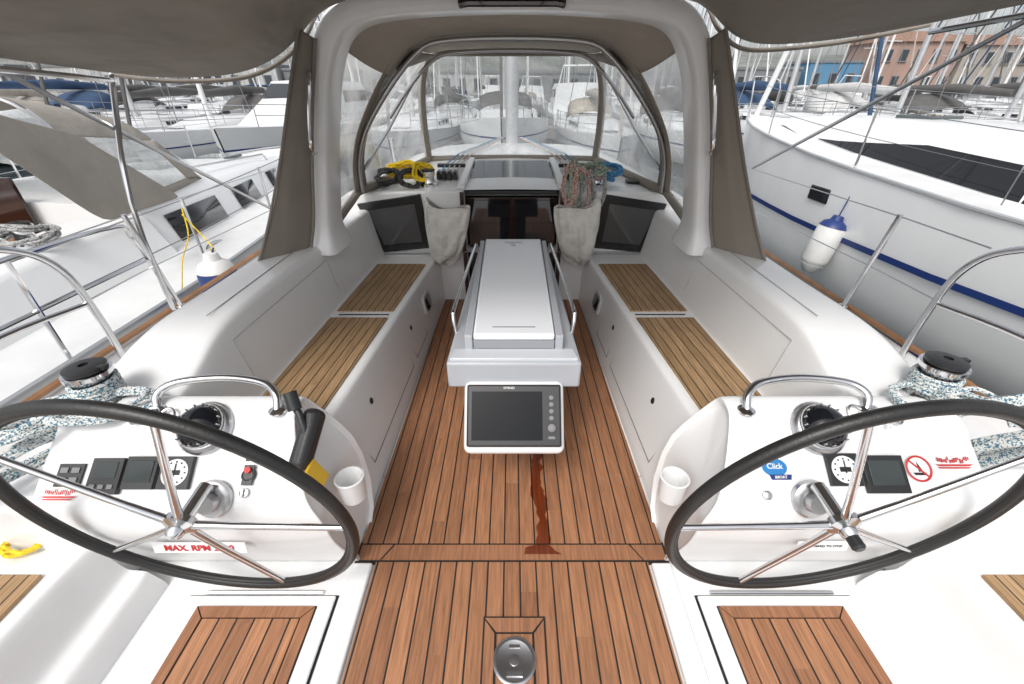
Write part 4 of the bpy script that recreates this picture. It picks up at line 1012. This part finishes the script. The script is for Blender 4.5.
FAC=[mat('facade_cream',(.38,.34,.30),.9,var=.15,vs=.4),mat('facade_pink',(.40,.27,.22),.9,var=.15,vs=.4),mat('facade_white',(.44,.44,.43),.9,var=.1,vs=.4),mat('facade_blue',(.10,.24,.38),.8,var=.1,vs=.4),mat('facade_grey',(.20,.21,.22),.9,var=.1,vs=.4)]
ROOF=mat('roof_tile',(.30,.18,.13),.9,var=.3,vs=2,bump=.4,bs=8)
GL=mat('window_glass',(.05,.06,.07),.1)
FN=['cream','pink','white','blue','grey']
def building(x,y,w,d,h,fi,roof=True):
    e=empty('building',None,(x,y,.6));tag(e,'%s harbourside building with rows of windows behind the quay'%FN[fi],'building','harbourside buildings')
    b=MB();b.box((0,0,h/2),(w,d,h));b.obj('wall',FAC[fi],e,smooth=False)
    b=MB()
    if roof: b.add([(-w/2-.4,-d/2-.4,h),(w/2+.4,-d/2-.4,h),(w/2+.4,d/2+.4,h),(-w/2-.4,d/2+.4,h),(-w/2+.5,0,h+1.8),(w/2-.5,0,h+1.8)],[(0,1,5,4),(1,2,5),(2,3,4,5),(3,0,4),(0,3,2,1)])
    else: b.box((0,0,h+.2),(w+.3,d+.3,.4))
    b.obj('roof',ROOF if roof else FAC[4],e,smooth=False)
    nx=max(2,int(w/2.6));nz=max(1,int(h/3));me=None
    for i in range(nx):
        for k in range(nz):
            lx=-w/2+(i+.5)*w/nx;lz=(k+.5)*h/nz
            if me is None:
                b=MB();b.box((0,-.03,0),(1.3,.1,1.7),0);b.box((0,-.09,0),(1.1,.04,1.5),1);b.box((0,-.12,-.9),(1.5,.25,.1),0);o=b.obj('window',[FAC[4],GL],e,smooth=False);me=o.data
            else:
                o=D.objects.new('window',me);col.objects.link(o);o.parent=e
            o.location=(lx,-d/2,lz)
rnd=random.Random(5);x=-100
while x<115:
    w=rnd.uniform(10,16)
    if x>58: h=rnd.choice([6,7,7.5]);fi=rnd.choice([1,0,1]);rf=True
    else: h=rnd.choice([3,3.5,4]) if abs(x)>22 else 3;fi=rnd.choice([2,4,4,0]);rf=False
    if 49<x<60: fi=3;h=4.5;rf=False;w=9
    building(x+w/2,86+rnd.uniform(0,5),w-.3,9,h,fi,rf);x+=w+rnd.uniform(.2,4)
b=MB();rows=[]
for j in range(6):
    rows.append([(x,230+j*40,-1+(8+j*7)*(.6+.5*noise.noise((x*.008,j*.4,2)))*(0.2 if j==0 else 1)) for x in range(-500,501,20)])
b.grid(rows);structure(b.obj('hills',mat('hill_scrub',(.13,.145,.13),.95,var=.3,vs=.05,c2=(.24,.24,.22))))

# ================================================================== LIGHT, WORLD, CAMERA
el=R(52);az=R(205)
w=D.worlds.new('World');scene.world=w;w.use_nodes=True;nt=w.node_tree
bg=nt.nodes['Background'];sky=N(nt,'ShaderNodeTexSky',sky_type='NISHITA');sky.sun_disc=False;sky.sun_elevation=el;sky.sun_rotation=az;sky.air_density=1.0;sky.dust_density=4.0
hs=N(nt,'ShaderNodeHueSaturation');hs.inputs['Saturation'].default_value=.25
L(nt,sky.outputs[0],hs.inputs['Color']);L(nt,hs.outputs[0],bg.inputs[0]);bg.inputs[1].default_value=.215
sl=D.lights.new('sun','SUN');sl.energy=1.25;sl.angle=R(16);sl.color=(1,.97,.93)
so=D.objects.new('sun',sl);col.objects.link(so)
dirv=Vector((math.sin(az)*math.cos(el),math.cos(az)*math.cos(el),math.sin(el)))
so.rotation_euler=dirv.to_track_quat('Z','Y').to_euler()
cam=D.cameras.new('camera');cam.lens=14.77;cam.sensor_width=36;cam.clip_start=.05;cam.clip_end=2500
co=D.objects.new('camera',cam);col.objects.link(co);co.location=(0,0,1.6);co.rotation_euler=(R(58.8),0,0)
scene.camera=co
